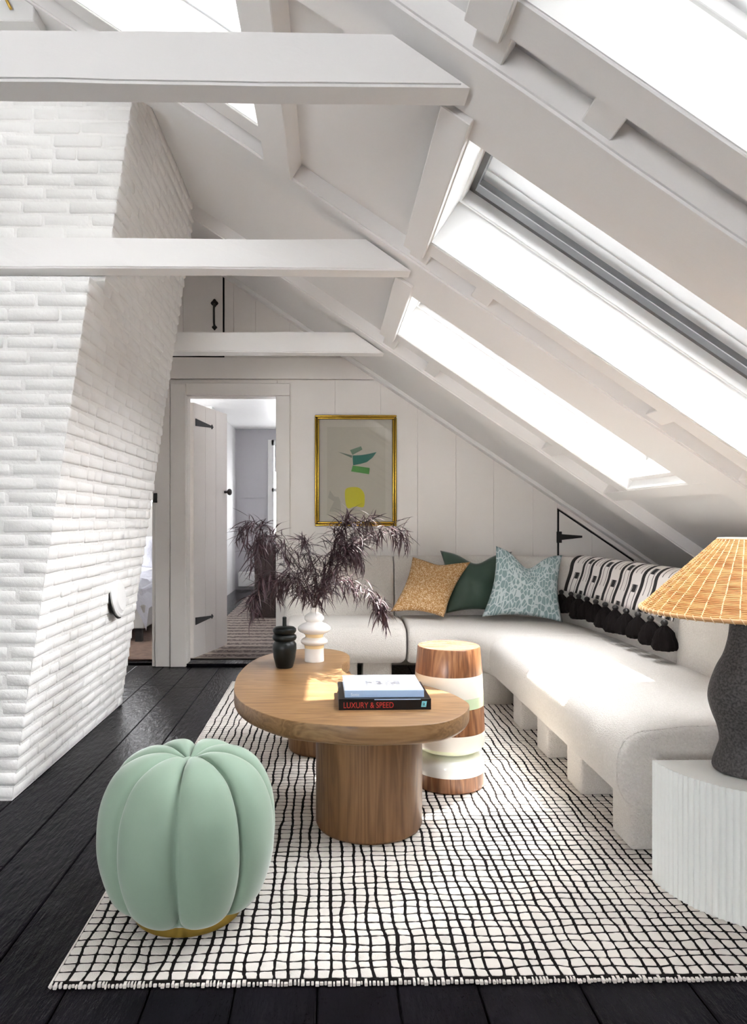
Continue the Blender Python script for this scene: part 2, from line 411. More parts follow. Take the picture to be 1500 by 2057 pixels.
# ---------------- skylights
H1, H2 = h_of(1.55), h_of(1.63)
def skylight(n, y0, y1, xr, sun_blocking_blind):
    W = setting('window_%d' % n, R(s_of(xr[0], HW), y0, HW))
    s0, s1 = s_of(xr[0], HW), s_of(xr[1], HW); t = .02
    B = lambda name, a, b, c, d, e, f, m, bev=0: box(name, a, b, c, d, e, f, m, W, bev, T=R)
    e_ = .004
    B('lining_board', s0 - e_, s1 + e_, y1 - e_, y1 + t, HW - .006, H1, trimw); B('lining_board', s0 - e_, s1 + e_, y0 - t, y0 + e_, HW - .006, H1, trimw)
    B('lining_board', s0 - t, s0 + e_, y0 - t, y1 + t, HW - .0055, H1 - .0005, trimw); B('lining_board', s1 - e_, s1 + t, y0 - t, y1 + t, HW - .0055, H1 - .0005, trimw)
    # white inner frame, slightly proud
    g = .012
    for nm_, a, b, c, d in (('frame_rail', s0, s1, y1 - g, y1 + t), ('frame_rail', s0, s1, y0 - t, y0 + g), ('frame_rail', s0 - t, s0 + g, y0 - t, y1 + t), ('frame_rail', s1 - g, s1 + t, y0 - t, y1 + t)):
        B(nm_, a, b, c, d, H1 + .003, H2, trimw, .002)
    for a, b, c, d in ((s0 + g, s1 - g, y1 - .034, y1 - g), (s0 + g, s1 - g, y0 + g, y0 + .034), (s0 + g, s0 + .034, y0 + g, y1 - g), (s1 - .034, s1 - g, y0 + g, y1 - g)):
        B('sash_rail', a, b, c, d, H2 - .012, H2 + .012, metalg)
    B('sash_rail', s0 - t, s1 + t, y1 - g, y1 + t, H2, H2 + .03, metalg); B('sash_rail', s0 - t, s1 + t, y0 - t, y0 + g, H2, H2 + .03, metalg)
    B('sash_rail', s0 - t, s0 + g, y0 - t, y1 + t, H2, H2 + .03, metalg); B('sash_rail', s1 - g, s1 + t, y0 - t, y1 + t, H2, H2 + .03, metalg)
    mesh('window_pane', [R(a, b, H2 + .014) for a, b in ((s0, y0), (s1, y0), (s1, y1), (s0, y1))], [(0, 1, 2, 3)], glassm, W)
    if sun_blocking_blind == 2: B('added_sun_filter', s0 - .02, s1 + .02, y0 - .02, y1 + .02, H2 + .06, H2 + .063, filterm)  # cover added over the pane to keep direct sun out
    elif sun_blocking_blind: B('sun_blocking_blind', s0 + .002, s1 - .002, y0 + .002, y1 - .002, H2 - .03, H2 - .027, filterd if y0 < 1 else filteru if xr is UP else filterm)  # unseen cover added to stop direct sun and dim the skylight
    # casing boards round the opening
    ra = max([r[1] for r in RAFT if r[1] <= y0 + .01], default=y0 - .1) + .0; rb = min([r[0] for r in RAFT if r[0] >= y1 - .01], default=y1 + .1)
    B('casing_board', s0 - .08, s1 + .08, y1, y1 + .11, HW - .012, HC, beam_w, .003)
    B('casing_board', s0 - .08, s1 + .08, ra, y0, HW - .012, HC, beam_w, .003)
    if xr is LOW:
        B('casing_board', s_of(.298, 0), s0, ra, y1 + .11, -.012, HC, beam_w, .003)
        B('casing_board', s1, s1 + .09, ra, rb, HW - .014, HC, beam_w, .003)
    else:
        B('casing_board', s1, s1 + .13, ra, rb, -.008, HC, beam_w, .003)
        B('casing_board', s0 - .1, s0, ra, rb, HW - .014, HC, beam_w, .003)
    # sky light portal just outside the pane
    l = bpy.data.lights.new('sky_portal', 'AREA'); l.shape = 'RECTANGLE'; l.size = s1 - s0 + .06; l.size_y = y1 - y0 + .06
    l.cycles.is_portal = True
    lo = bpy.data.objects.new('sky_portal', l); COL.objects.link(lo)
    p = Vector(R((s0 + s1) / 2, (y0 + y1) / 2, H2 + .05)); lo.matrix_world = Matrix.Translation(p) @ Vector((SP, 0, CP)).to_track_quat('Z', 'Y').to_matrix().to_4x4()
    # orange timber edge of the neighbouring sash, seen through the upper lights
    if xr is UP: B('timber_edge', s1 - .10, s1 - .03, y1 - .011, y1 + .01, H1 + .01, H2 - .002, orangew)
for i, w_ in enumerate(WIN): skylight(i + 1, *w_)

# ---------------- tie beams
def tie(Ya, Yb, xl, label, seed):
    z0 = EYE + 1.057; z1 = z0 + .128
    o = thing('tie_beam', label, 'beam', (xl, Ya, z0), 'white tie beams spanning the attic')
    n = 30; rings = []
    xe0 = (C0 - 1.057 - .012) / SL; xe1 = (C0 - 1.185 - .012) / SL
    for i in range(n + 1):
        t = i / n; ring = []
        for q, (y, z, xe) in enumerate(((Ya, z0, xe0), (Yb, z0, xe0), (Yb, z1, xe1), (Ya, z1, xe1))):
            x = xl + (xe - xl) * t
            dv = noise.noise_vector(Vector((x * 1.5, seed * 7.1, q * 3.3))) * .006
            fine = noise.noise_vector(Vector((x * 10, seed * 2.1, q * 4.3))) * .0018
            ring.append((x, y + dv.x + fine.x, z + dv.y + fine.y))
        rings.append(ring)
    V, Fc = loft(rings)
    bm = bmesh.new(); vv = [bm.verts.new(v) for v in V]
    for f in Fc: bm.faces.new([vv[i] for i in f])
    bmesh.ops.recalc_face_normals(bm, faces=bm.faces)
    le = [e for e in bm.edges if abs((e.verts[0].co - e.verts[1].co).x) > .05 and e.calc_face_angle() > .6]
    bmesh.ops.bevel(bm, geom=le, offset=.007, segments=2, affect='EDGES')
    bm_obj('timber', bm, beam_w, o)
tie(1.75, 1.84, XL, 'white painted tie beam nearest the camera, crossing the top of the room', 1)
tie(3.04, 3.145, XL, 'white painted tie beam crossing in front of the brick chimney', 2)
tie(4.55, 4.66, -2.6, 'short white tie beam beyond the chimney, in front of the black-handled loft cupboard', 3)

# ------------------------------------------------------------------ walls
wr = setting('wall_right'); box('panel', XR, XR + .08, YF, YB + .12, -.05, roof_z(XR), wallb, wr)
wl = setting('wall_left'); prism_y('panel', [(XL, -.05), (XL - .08, -.05), (XL - .08, roof_z(XL)), (XL, roof_z(XL))], YF, YB + .12, white, wl)
wf = setting('wall_front')
# wall behind the camera with an unseen opening added to let in fill light
def rl(x): return roof_z(x) + .03
prism_y('panel', [(XL, -.05), (XR, -.05), (XR, rl(XR)), (1.2, rl(1.2)), (1.2, .6), (XL, .6)], YF - .1, YF, white, wf)
prism_y('panel', [(XL, .6), (-2.6, .6), (-2.6, rl(-2.6)), (XL, rl(XL))], YF - .1, YF, white, wf)
prism_y('panel', [(-2.6, 2.0), (-1.4, 2.0), (-1.4, rl(-1.4)), (XRIDGE, rl(XRIDGE)), (-2.6, rl(-2.6))], YF - .1, YF, white, wf)
prism_y('panel', [(-1.4, .6), (1.2, .6), (1.2, rl(1.2)), (-1.4, rl(-1.4))], YF - .1, YF, white, wf)

# back wall: core with two doorways, then its boards
wb = setting('wall_back', (0, YB, 0))
DX0, DX1, DZ = -1.12, -.422, 2.128
BX0, BX1, BZ = -2.4, -1.375, 2.12
yc0, yc1 = YB + .02, YB + .12
prism_y('core', [(XL, -.05), (BX0, -.05), (BX0, rl(BX0)), (XL, rl(XL))], yc0, yc1, darkm, wb)
prism_y('core', [(BX0, BZ), (BX1, BZ), (BX1, rl(BX1)), (XRIDGE, rl(XRIDGE)), (BX0, rl(BX0))], yc0, yc1, wallb, wb)
prism_y('core', [(BX1, -.05), (DX0, -.05), (DX0, rl(DX0)), (BX1, rl(BX1))], yc0, yc1, wallb, wb)
prism_y('core', [(DX0, DZ), (DX1, DZ), (DX1, rl(DX1)), (DX0, rl(DX0))], yc0, yc1, wallb, wb)
prism_y('core', [(DX1, -.05), (XR, -.05), (XR, rl(XR)), (DX1, rl(DX1))], yc0, yc1, wallb, wb)
def board(x0, x1, z0, z1=None, y0=YB, g=.0008, name='board', m=wallb, par=None):
    """wall board from z0 up to z1, or to the slope of the ceiling"""
    a, b = x0 + g, x1 - g
    top = (lambda x: z1) if z1 is not None else (lambda x: roof_z(x) - .005)
    prism_y(name, [(a, z0), (b, z0), (b, top(b)), (a, top(a))], y0, yc0, m, par or wb, .0009)
# lower boards right of the door, up to the wide trim
ZT0, ZT1 = 2.262, 2.432
bx = [DX1, -.02, .05 + .0, .405, .70, 1.005, 1.305, 1.62, 1.815]
bx = [DX1, .043, .405, .70, 1.005, 1.305, 1.62, 1.815]
for a, b in zip(bx[:-1], bx[1:]):
    if b <= .41: board(a, b, 0, ZT0)
    else: board(a, b, 0)
# board left of the bedroom opening / above it
board(BX1, DX0 - .0, 0, ZT0)
board(DX0, DX1, DZ, ZT0)
board(-1.9, BX1, BZ, ZT0)
prism_y('trim_board', [(-1.9, ZT0 + .003), (.43, ZT0 + .003), (.18, ZT1), (-1.9, ZT1)], YB - .022, YB + .01, wallb, wb, .002)
box('trim_board', -1.5, DX1 + .01, YB - .012, YB, ZT0 - .055, ZT0 - .006, wallb, wb, .002)
# boards above the trim
ub = [-.828, -.757, -.584, -.316, .0, .16]
for a, b in zip(ub[:-1], ub[1:]): board(a, b, ZT1 + .004)
# upper cupboard door with black pull
cd = thing('loft_cupboard', 'shadowed white loft cupboard door with black pull, above the tie beam', 'cupboard', (-1.2, YB, ZT1))
prism_y('gap_shade_backing', [(-1.75, ZT1 + .001), (-.832, ZT1 + .001), (-.832, roof_z(-.832) - .01), (-1.75, roof_z(-1.75) - .01)], YB + .008, YB + .019, darkm, cd)  # dark sheet; shade of the gaps round the door put into its colour
for a, b in ((-1.74, -1.45), (-1.45, -1.155), (-1.155, -.843)):
    prism_y('door_board', [(a + .001, ZT1 + .017), (b - .001, ZT1 + .017), (b - .001, roof_z(b) - .02), (a + .001, roof_z(a) - .02)], YB - .002, YB + .0075, wallb, cd, .001)
hp = thing_h = None
def pull(cx, z0, z1, y, par):
    h = bpy.data.objects.new('handle', None); COL.objects.link(h); h.parent = par; h.location = Vector((cx, y, z0)) - origin(par)
    zc = z1 - .03
    tube('grip', spline([(cx, y - .004, z1 - .03), (cx, y - .028, z1 - .05), (cx, y - .034, (z0 + z1) / 2), (cx, y - .028, z0 + .04), (cx, y - .004, z0 + .02)], 5), .0085, blackm, h)
    for zz, r in ((z1 - .022, .026), (z0 + .012, .018)):
        V = []
        for i in range(16):
            a = 2 * pi * i / 16; q = r * (1 + .18 * cos(4 * a)); V.append((cx + q * cos(a), zz + q * sin(a) * 1.15))
        prism_y('backplate', V, y - .007, y, blackm, h)
p = P(431, 632, YB); pull(p.x, P(431, 661, YB).z, P(431, 604, YB).z, YB - .002, cd)
# low cupboard door under the slope at the right
ed = thing('eaves_cupboard', 'low triangular white cupboard door with black strap hinge, behind the corner sofa', 'cupboard', (1.83, YB, 0))
sl2 = lambda x: roof_z(x) - .075
prism_y('gap_shade_backing', [(1.817, 0), (2.43, 0), (2.43, sl2(2.43)), (1.817, sl2(1.817))], YB + .004, YB + .019, darkm, ed)  # backing coloured dark to stand for shade in the door gaps
for a, b in ((1.829, 2.09), (2.09, 2.42)):
    prism_y('door_board', [(a + .001, .01), (b - .001, .01), (b - .001, sl2(b) - .016), (a + .001, sl2(a) - .016)], YB - .006, YB + .003, wallb, ed, .001)
prism_y('door_frame', [(1.817, sl2(1.817) + .004), (2.60, sl2(2.60) + .004), (2.60, roof_z(2.6) - .005), (1.817, roof_z(1.817) - .005)], YB - .01, YB + .019, wallb, ed, .001)
board(2.43, 2.61, 0)
pz = P(1130, 1079, YB)
box('hinge', P(1117, 1079, YB).x, P(1127, 1079, YB).x, YB - .016, YB - .006, pz.z - .045, pz.z + .045, blackm, ed, .001)
prism_y('strap', [(P(1127, 0, YB).x, pz.z - .022), (P(1168, 0, YB).x, pz.z - .004), (P(1168, 0, YB).x, pz.z + .012), (P(1127, 0, YB).x, pz.z + .024)], YB - .015, YB - .006, blackm, ed, .001)

# door 1: hall doorway
d1 = setting('door_1', (DX0, YB, 0))
box('jamb', DX0 - .125, DX0 - .005, YB - .05, YB + .13, 0, DZ + .09, wallb, d1, .003)
box('jamb', BX1 + .01, DX0 - .130, YB - .035, YB + .0, 0, DZ + .09, wallb, d1, .003)
box('head_casing', DX0 - .125, DX1 + .11, YB - .03, YB - .0005, DZ + .004, DZ + .10, wallb, d1, .003)
box('jamb', DX1, DX1 + .11, YB - .03, YB - .0005, 0, DZ + .002, wallb, d1, .003)
box('jamb', DX1 - .002, DX1 + .016, YB, YB + .13, 0, DZ + .0, wallb, d1, .002)
box('threshold', DX0 - .01, DX1 + .01, YB - .01, YB + .14, -.002, .018, floorm, d1, .004)
# leaf swung back into the hall
leaf = thing('plank_door', 'white plank door standing open with black strap hinges', 'door', (DX0 + .012, YB + .135, .03))
ang = atan2(6.46 - 5.855, .172)
def LT(a, t, z):   # along the leaf, across its thickness, up
    return (DX0 + .012 + a * cos(ang) + t * sin(ang), YB + .135 + a * sin(ang) - t * cos(ang), z)
LW = .66
for a, b in ((0, .215), (.215, .42), (.42, LW)):
    box('door_board', a + .0015, b - .0015, -.02, .012, .035, 2.10, wallb, leaf, .002, T=LT)
for zc in (1.945, .33):
    st = bpy.data.objects.new('strap_hinge', None); COL.objects.link(st); st.parent = leaf
    bm = bmesh.new(); pts = [(.03, -.03), (.33, -.008), (.335, -.020), (.362, .0), (.335, .020), (.33, .008), (.03, .03)]
    a = [bm.verts.new(LT(x, .0125, zc + z)) for x, z in pts]; b = [bm.verts.new(LT(x, .018, zc + z)) for x, z in pts]
    bm.faces.new(a); bm.faces.new(b[::-1])
    for i in range(7): bm.faces.new([a[i], b[i], b[(i + 1) % 7], a[(i + 1) % 7]])
    bmesh.ops.recalc_face_normals(bm, faces=bm.faces); bm_obj('strap', bm, blackm, st)
kp = Vector(LT(.60, .014, 1.40)); nn = Vector((sin(ang), -cos(ang), 0))
kn = bpy.data.objects.new('knob', None); COL.objects.link(kn); kn.parent = leaf
tube('spindle', [kp, kp + nn * .03], .012, blackm, kn); tube('knob_head', [kp + nn * .028, kp + nn * .036, kp + nn * .05, kp + nn * .06, kp + nn * .066], [.012, .026, .03, .024, .008], blackm, kn, 14)

# door 2: bedroom opening beside the chimney
d2 = setting('door_2', (BX1, YB, 0))
box('jamb', BX1 - .018, BX1 + .008, YB - .02, YB + .13, 0, BZ, wallb, d2, .002)
box('strike_plate', P(313, 1000, YB - .03).x - .014, P(313, 1000, YB - .03).x + .012, YB - .048, YB - .036, P(313, 1010, YB).z, P(313, 991, YB).z, blackm, d2)

# ------------------------------------------------------------------ floor
fl = setting('floor')
box('subfloor', XL, XR, YF, YB + .14, -.06, -.022, darkm, fl)
seams = [-3.4, -3.15, -2.9, -2.66, -2.42, -2.2, -1.97, -1.75, -1.52, -1.30, -1.08, -.86, -.646, -.44, -.232, -.03, .167, .367, .62, .893, 1.12, 1.35, 1.58, 1.82, 2.05, 2.3, 2.62]
for i, (a, b) in enumerate(zip(seams[:-1], seams[1:])):
    cuts = [YF]
    y = YF + 1.0 + (i * 1.37) % 2.2
    while y < YB - .5: cuts.append(y); y += 2.6 + random.random()
    cuts.append(YB + .02)
    for c, d in zip(cuts[:-1], cuts[1:]):
        dz = random.uniform(-.0012, .0)
        box('plank', a + .0016, b - .0016, c + .001, d - .001, -.022, dz, floorm, fl, .003)

# ------------------------------------------------------------------ hall and bedroom behind
hf = setting('floor_2'); box('boards', -4.6, .6, YB + .14, 12.2, -.06, -.001, floorm, hf)
HZ = 2.66
wh = setting('wall_hall', (0, 9, 0))
box('wall_panel', -1.62, -1.56, 9.6, 12.2, -.01, HZ, trimw, wh)
box('wall_panel', .3, .36, YB + .12, 12.2, -.01, HZ, hallm, wh)
WX0, WX1, WZ0, WZ1 = -.96, -.35, .9, 2.42
YH = 12.0
box('wall_panel', -1.56, WX0, YH, YH + .1, -.01, HZ, hallm, wh); box('wall_panel', WX1, .3, YH, YH + .1, -.01, HZ, hallm, wh)
box('wall_panel', WX0, WX1, YH, YH + .1, -.01, WZ0, hallm, wh); box('wall_panel', WX0, WX1, YH, YH + .1, WZ1, HZ, hallm, wh)
box('ledge', -1.55, -1.05, YH - .02, YH, 1.52, 1.58, hallm, wh)
box('heater', -1.5, -.3, YH - .12, YH - .005, .06, .30, trimw, wh, .01)
ch = setting('ceiling_2'); box('panel', -4.6, .6, YB + .125, 12.2, HZ, HZ + .05, trimw, ch)
w8 = setting('window_5', (WX0, YH, WZ0))
for a, b, c, d in ((WX0 - .06, WX0 + .04, WZ0 - .06, WZ1 + .06), (WX1 - .04, WX1 + .06, WZ0 - .06, WZ1 + .06), (WX0, WX1, WZ1 - .03, WZ1 + .06), (WX0, WX1, WZ0 - .06, WZ0 + .03), (WX0, WX1, 1.62, 1.68)):
    box('window_frame', a, b, YH - .04, YH + .03, c, d, trimw, w8, .003)
mesh('window_pane', [(WX0 + .04, YH + .04, WZ0 + .03), (WX1 - .04, YH + .04, WZ0 + .03), (WX1 - .04, YH + .04, WZ1 - .03), (WX0 + .04, YH + .04, WZ1 - .03)], [(0, 1, 2, 3)], glassm, w8)
box('sun_blocking_blind', WX0 + .05, WX1 - .05, YH + .0, YH + .01, 1.95, WZ1 - .03, mat('grey_blind', (.45, .45, .45), .8), w8)
# bedroom
wbr = setting('wall_bedroom', (-3, 9, 0))
box('wall_panel', -4.6, -3.0, 9.6, 9.7, -.01, HZ, white, wbr); box('wall_panel', -2.1, -1.62, 9.6, 9.7, -.01, HZ, white, wbr)
box('wall_panel', -3.0, -2.1, 9.6, 9.7, -.01, 1.35, white, wbr); box('wall_panel', -3.0, -2.1, 9.6, 9.7, 2.3, HZ, white, wbr)
box('wall_panel', -4.66, -4.6, YB + .12, 9.7, -.01, HZ, white, wbr)
w9 = setting('window_6', (-3, 9.6, 1.35))
for a, b, c, d in ((-3.04, -2.96, 1.31, 2.34), (-2.14, -2.06, 1.31, 2.34), (-3, -2.1, 2.26, 2.34), (-3, -2.1, 1.31, 1.39)):
    box('window_frame', a, b, 9.57, 9.63, c, d, trimw, w9, .003)
mesh('window_pane', [(-2.96, 9.64, 1.39), (-2.14, 9.64, 1.39), (-2.14, 9.64, 2.26), (-2.96, 9.64, 2.26)], [(0, 1, 2, 3)], glassm, w9)
br = box('area_rug', -3.6, -1.40, 5.95, 8.6, 0, .012, browr, None, .003); tag(br, 'mottled brown rug on the bedroom floor glimpsed beside the chimney', 'rug')
bed = thing('bed', 'low bed with crumpled pale blue-white bedding, glimpsed beside the chimney', 'bed', (-2.3, 7.6, .012))
box('bed_frame', -3.1, -1.72, 6.75, 8.9, .14, .36, greyp, bed, .01)
for a in (-3.05, -1.82):
    for b in (6.8, 8.8): box('leg', a, a + .06, b, b + .06, .012, .14, blackm, bed)
def duv(u, v):
    x = -3.15 + 1.5 * u; y = 6.68 + 1.75 * v; n = noise.noise(Vector((x * 3.2, y * 3.2, 1))) * .07 + noise.noise(Vector((x * 9, y * 7, 4))) * .03
    drop = max(0, x + 1.80) * 2.2 + max(0, 6.80 - y) * 2.5
    return (x - max(0, x + 1.8) * .3, y + max(0, 6.8 - y) * .3, .56 + n - drop * .75)
g = 40; V = [duv(i / g, j / g) for j in range(g + 1) for i in range(g + 1)]
Fc = [(j * (g + 1) + i, j * (g + 1) + i + 1, (j + 1) * (g + 1) + i + 1, (j + 1) * (g + 1) + i) for j in range(g) for i in range(g)]
mesh('duvet', V, Fc, duvet, bed, True)
box('mattress', -3.08, -1.75, 6.78, 8.88, .36, .52, duvet, bed, .03, seg=3)

def pillow(name, TL, TR, BR, BL, T, m, chop=0, label='', cat='cushion', seed=0, group=None, wr_=.008, tuck=.5):
    n = 30; V = []; UV = []; Fc = []
    TL, TR, BR, BL = map(Vector, (TL, TR, BR, BL))
    c = (TL + TR + BR + BL) / 4; nrm = (TR - TL).cross(BL - TL).normalized()
    if nrm.y > 0: nrm = -nrm
    up = ((TL + TR) - (BL + BR)) / 2
    def pt(u, v, side):
        pu = u + (u - .5) * -.13 * sin(pi * v); pv = v + (v - .5) * -.13 * sin(pi * u)
        p = (BL * (1 - pu) + BR * pu) * (1 - pv) + (TL * (1 - pu) + TR * pu) * pv
        k = (max(0, sin(pi * u)) ** .55) * (max(0, sin(pi * v)) ** .55)
        cz = chop * math.exp(-((u - .5) / .20) ** 2) * max(0, v - .25) ** 1.6
        p = p - up * cz
        k *= (1 - .35 * cz / max(chop, .01) if chop else 1)
        wn = noise.noise(Vector((u * 5, v * 5, seed * 3 + side))) * wr_ + noise.noise(Vector((u * 14, v * 4, seed * 5))) * wr_ * .35
        f = T * (tuck if side > 0 else 1 - tuck)
        return p + nrm * ((f * k + wn * min(1, k * 2)) * (1 if side > 0 else -1))
    idx = {}
    for side in (1, -1):
        for j in range(n + 1):
            for i in range(n + 1):
                e = i in (0, n) or j in (0, n)
                key = (i, j, 0 if e else side)
                if key not in idx:
                    idx[key] = len(V); V.append(pt(i / n, j / n, side if not e else 1)); UV.append((i / n, j / n))
        for j in range(n):
            for i in range(n):
                q = []
                for a, b in ((i, j), (i + 1, j), (i + 1, j + 1), (i, j + 1)):
                    e = a in (0, n) or b in (0, n); q.append(idx[(a, b, 0 if e else side)])
                Fc.append(tuple(q) if side > 0 else tuple(q[::-1]))
    o = mesh(name, V, Fc, m, None, True, uv=UV)
    return tag(o, label, cat, group)
pillow('pillow', (-2.55, 8.55, 1.35), (-1.88, 8.55, 1.35), (-1.88, 8.35, .80), (-2.55, 8.35, .80), .16, greyp, 0, 'grey upright pillow at the head of the bed beside the chimney', 'pillow')
pillow('pillow', (-2.5, 8.2, .98), (-1.92, 8.15, .98), (-1.9, 7.95, .62), (-2.5, 7.95, .62), .14, duvet, 0, 'pale pillow lying in front of the grey one on the bed', 'pillow', seed=3)

runner = box('runner_rug', -1.22, -.25, 6.0, 11.0, 0, .012, striperug, None, .003)
tag(runner, 'brown and cream striped runner on the hall floor beyond the door', 'rug')
hb = thing('storage_basket', 'tall dark brown basket in the hall, seen behind the purple branches', 'basket', (-.8, 8.6, 0))
def ro(cx, cy, hx, hy, r, n=6):
    pts = []
    for (sx, sy, a0) in ((1, -1, -90), (1, 1, 0), (-1, 1, 90), (-1, -1, 180)):
        for i in range(n + 1):
            a = radians(a0 + 90 * i / n); pts.append((cx + sx * (hx - r) + r * cos(a), cy + sy * (hy - r) + r * sin(a)))
    return pts
rings = []
for z in [i * .025 for i in range(34)]:
    o_ = ro(-.72, 8.6, .155 + (.004 if int(z / .025) % 2 else 0), .155, .03); rings.append([(x, y, z + .013) for x, y in o_])
V, Fc = loft(rings); mesh('woven_body', V, Fc, basketm, hb)
V, Fc = loft([[(x, y, z) for x, y in ro(-.72, 8.6, .165, .165, .03)] for z in (.83, .86)]); mesh('rim', V, Fc, basketm, hb)

# ------------------------------------------------------------------ chimney
chim = thing('chimney', 'white painted brick chimney leaning to the right as it rises to the roof', 'chimney', (-1.6, 3.7, 0))
def xs_(z): return -1.297 + .1474 * z
ZS = 2.15; CB = 4.54; FRL, FRU = 2.98, 3.16
def core(z0, z1, yf, d=.010):
    V = [(-2.35, yf + d, z0), (xs_(z0) - d, yf + d, z0), (xs_(z0) - d, CB - d, z0), (-2.35, CB - d, z0), (-2.35, yf + d, z1), (xs_(z1) - d, yf + d, z1), (xs_(z1) - d, CB - d, z1), (-2.35, CB - d, z1)]
    return V, [(0, 3, 2, 1), (4, 5, 6, 7), (0, 1, 5, 4), (1, 2, 6, 5), (2, 3, 7, 6), (3, 0, 4, 7)]
def core_obj(z0, z1, yf):
    V, Fc = core(z0, z1, yf, .0040)
    mesh('mortar', V, Fc, mortarp, chim)
core_obj(0, ZS, FRL); core_obj(ZS - .01, 3.75, FRU)
bricks = []          # (x0,x1,y0,y1,z)
CH = .0577; k = 0; z = 0.002
while z < 3.5:
    yf = FRL if z + CH < ZS + .02 else FRU
    xf = xs_(z + CH / 2)
    odd = k % 2
    jit = random.uniform(-.02, .02)
    # corner brick
    lf, ls = (.205, .10) if odd else (.10, .205)
    bricks.append((xf - lf, xf, yf, yf + ls, z))
    x = xf - lf - .007; n = 0
    while x > -2.2:
        L_ = random.choice((.205, .205, .205, .205, .205, .10)) + random.uniform(-.012, .008)
        bricks.append((max(x - L_, -2.35), x, yf, yf + .1, z)); x -= L_ + .007; n += 1
    y = yf + ls + .007
    while y < CB - .02:
        L_ = random.choice((.205, .205, .205, .205, .205, .10)) + random.uniform(-.012, .008)
        e = min(y + L_, CB)
        if e > CB - .06: e = CB
        bricks.append((xf - .1, xf, y, e, z)); y = e + .007
    z += CH; k += 1
def size_in_view(b):
    c = Vector(((b[0] + b[1]) / 2, (b[2] + b[3]) / 2, b[4])); px = 662 + F * b[1] / c.y
    if px < -5: return 0
    if c.z < roof_z(c.x) and px > 0:
        front = b[1] - b[0] if b[2] < 3.2 and b[3] - b[2] < .21 and b[2] in (FRL, FRU) else 0
        side = abs(b[1] / b[2] - b[1] / b[3]) if b[1] > xs_(b[4]) - .02 else 0
        if c.z > roof_z(b[1]): return 0
        return front / c.y ** 2 + side / c.y
    return 0
bricks.sort(key=size_in_view, reverse=True)
def brick_verts(bm, b, rnd):
    x0, x1, y0, y1, z = b
    p0 = rnd.uniform(-.002, .003); j = lambda a=.0018: rnd.uniform(-a, a)
    T = lambda x, y, z_: (x + j(), y + j(), z_ + j(.0025))
    add_box(bm, x0, x1 + p0, y0 - p0, y1, z + .0028, z + CH - .0028, T, .0075)
proto = {}
def brick_proto(lx, ly, v):
    key = (round(lx / .03), round(ly / .03), v)
    if key not in proto:
        bm = bmesh.new(); brick_verts(bm, (-lx / 2, lx / 2, -ly / 2, ly / 2, 0), random.Random(hash(key) % 9999)); bmesh.ops.recalc_face_normals(bm, faces=bm.faces)
        me = bpy.data.meshes.new('brick'); bm.to_mesh(me); bm.free(); me.materials.append(brickp)
        me.polygons.foreach_set('use_smooth', [True] * len(me.polygons))
        proto[key] = (me, lx, ly)
    return proto[key]
oc = origin(chim)
for b in bricks[:300]:
    lx, ly = b[1] - b[0], b[3] - b[2]
    me, px_, py_ = brick_proto(lx, ly, random.randrange(4))
    o = bpy.data.objects.new('brick', me); COL.objects.link(o); o.parent = chim
    o.scale = (lx / px_, ly / py_, 1); o.location = Vector(((b[0] + b[1]) / 2, (b[2] + b[3]) / 2, b[4])) - oc
bm = bmesh.new(); rnd = random.Random(5)
for b in bricks[300:]: brick_verts(bm, b, rnd)
bmesh.ops.recalc_face_normals(bm, faces=bm.faces)
bm_obj('brickwork', bm, brickp, chim, True, 'stuff')
# round flue cover on the leaning side
fc = thing('flue_cover', 'round white flue cover on the leaning side of the brick chimney', 'cover', (xs_(.727), 4.04, .727))
lean = Matrix.Translation((xs_(.727) + .004, 4.04, .727)) @ Matrix.Rotation(radians(90) - math.atan(.1474), 4, 'Y')
def lathe_m(name, prof, Mx, m, parent, seg=40):
    rings = [[tuple(Mx @ Vector((r * cos(2 * pi * i / seg), r * sin(2 * pi * i / seg), zz))) for i in range(seg)] for r, zz in prof]
    V, Fc = loft(rings); o = mesh(name, V, Fc, m, parent, True); o.data.set_sharp_from_angle(angle=radians(35)); return o
lathe_m('plate', [(.118, 0), (.118, .012), (.108, .02), (.098, .017), (.09, .02), (.082, .03), (.06, .034), (.002, .034)], lean, trimw, fc)
lathe_m('collar', [(.10, -.004), (.125, -.002), (.125, .003), (.10, .004)], lean, darkm, fc)
# white box high on the chimney breast
hbx = thing('wall_box', 'white box with a brass bolt high on the chimney, above the nearest beam', 'box', (-1.5, 3.1, 3.22))
box('body', -2.1, P(78, 0, 3.05).x, 3.0, 3.13, P(0, 41, 3.0).z, 3.42, trimw, hbx, .004)
tube('brass_bolt', [P(8, -10, 2.985), P(22, 18, 2.985)], .006, brass, hbx)

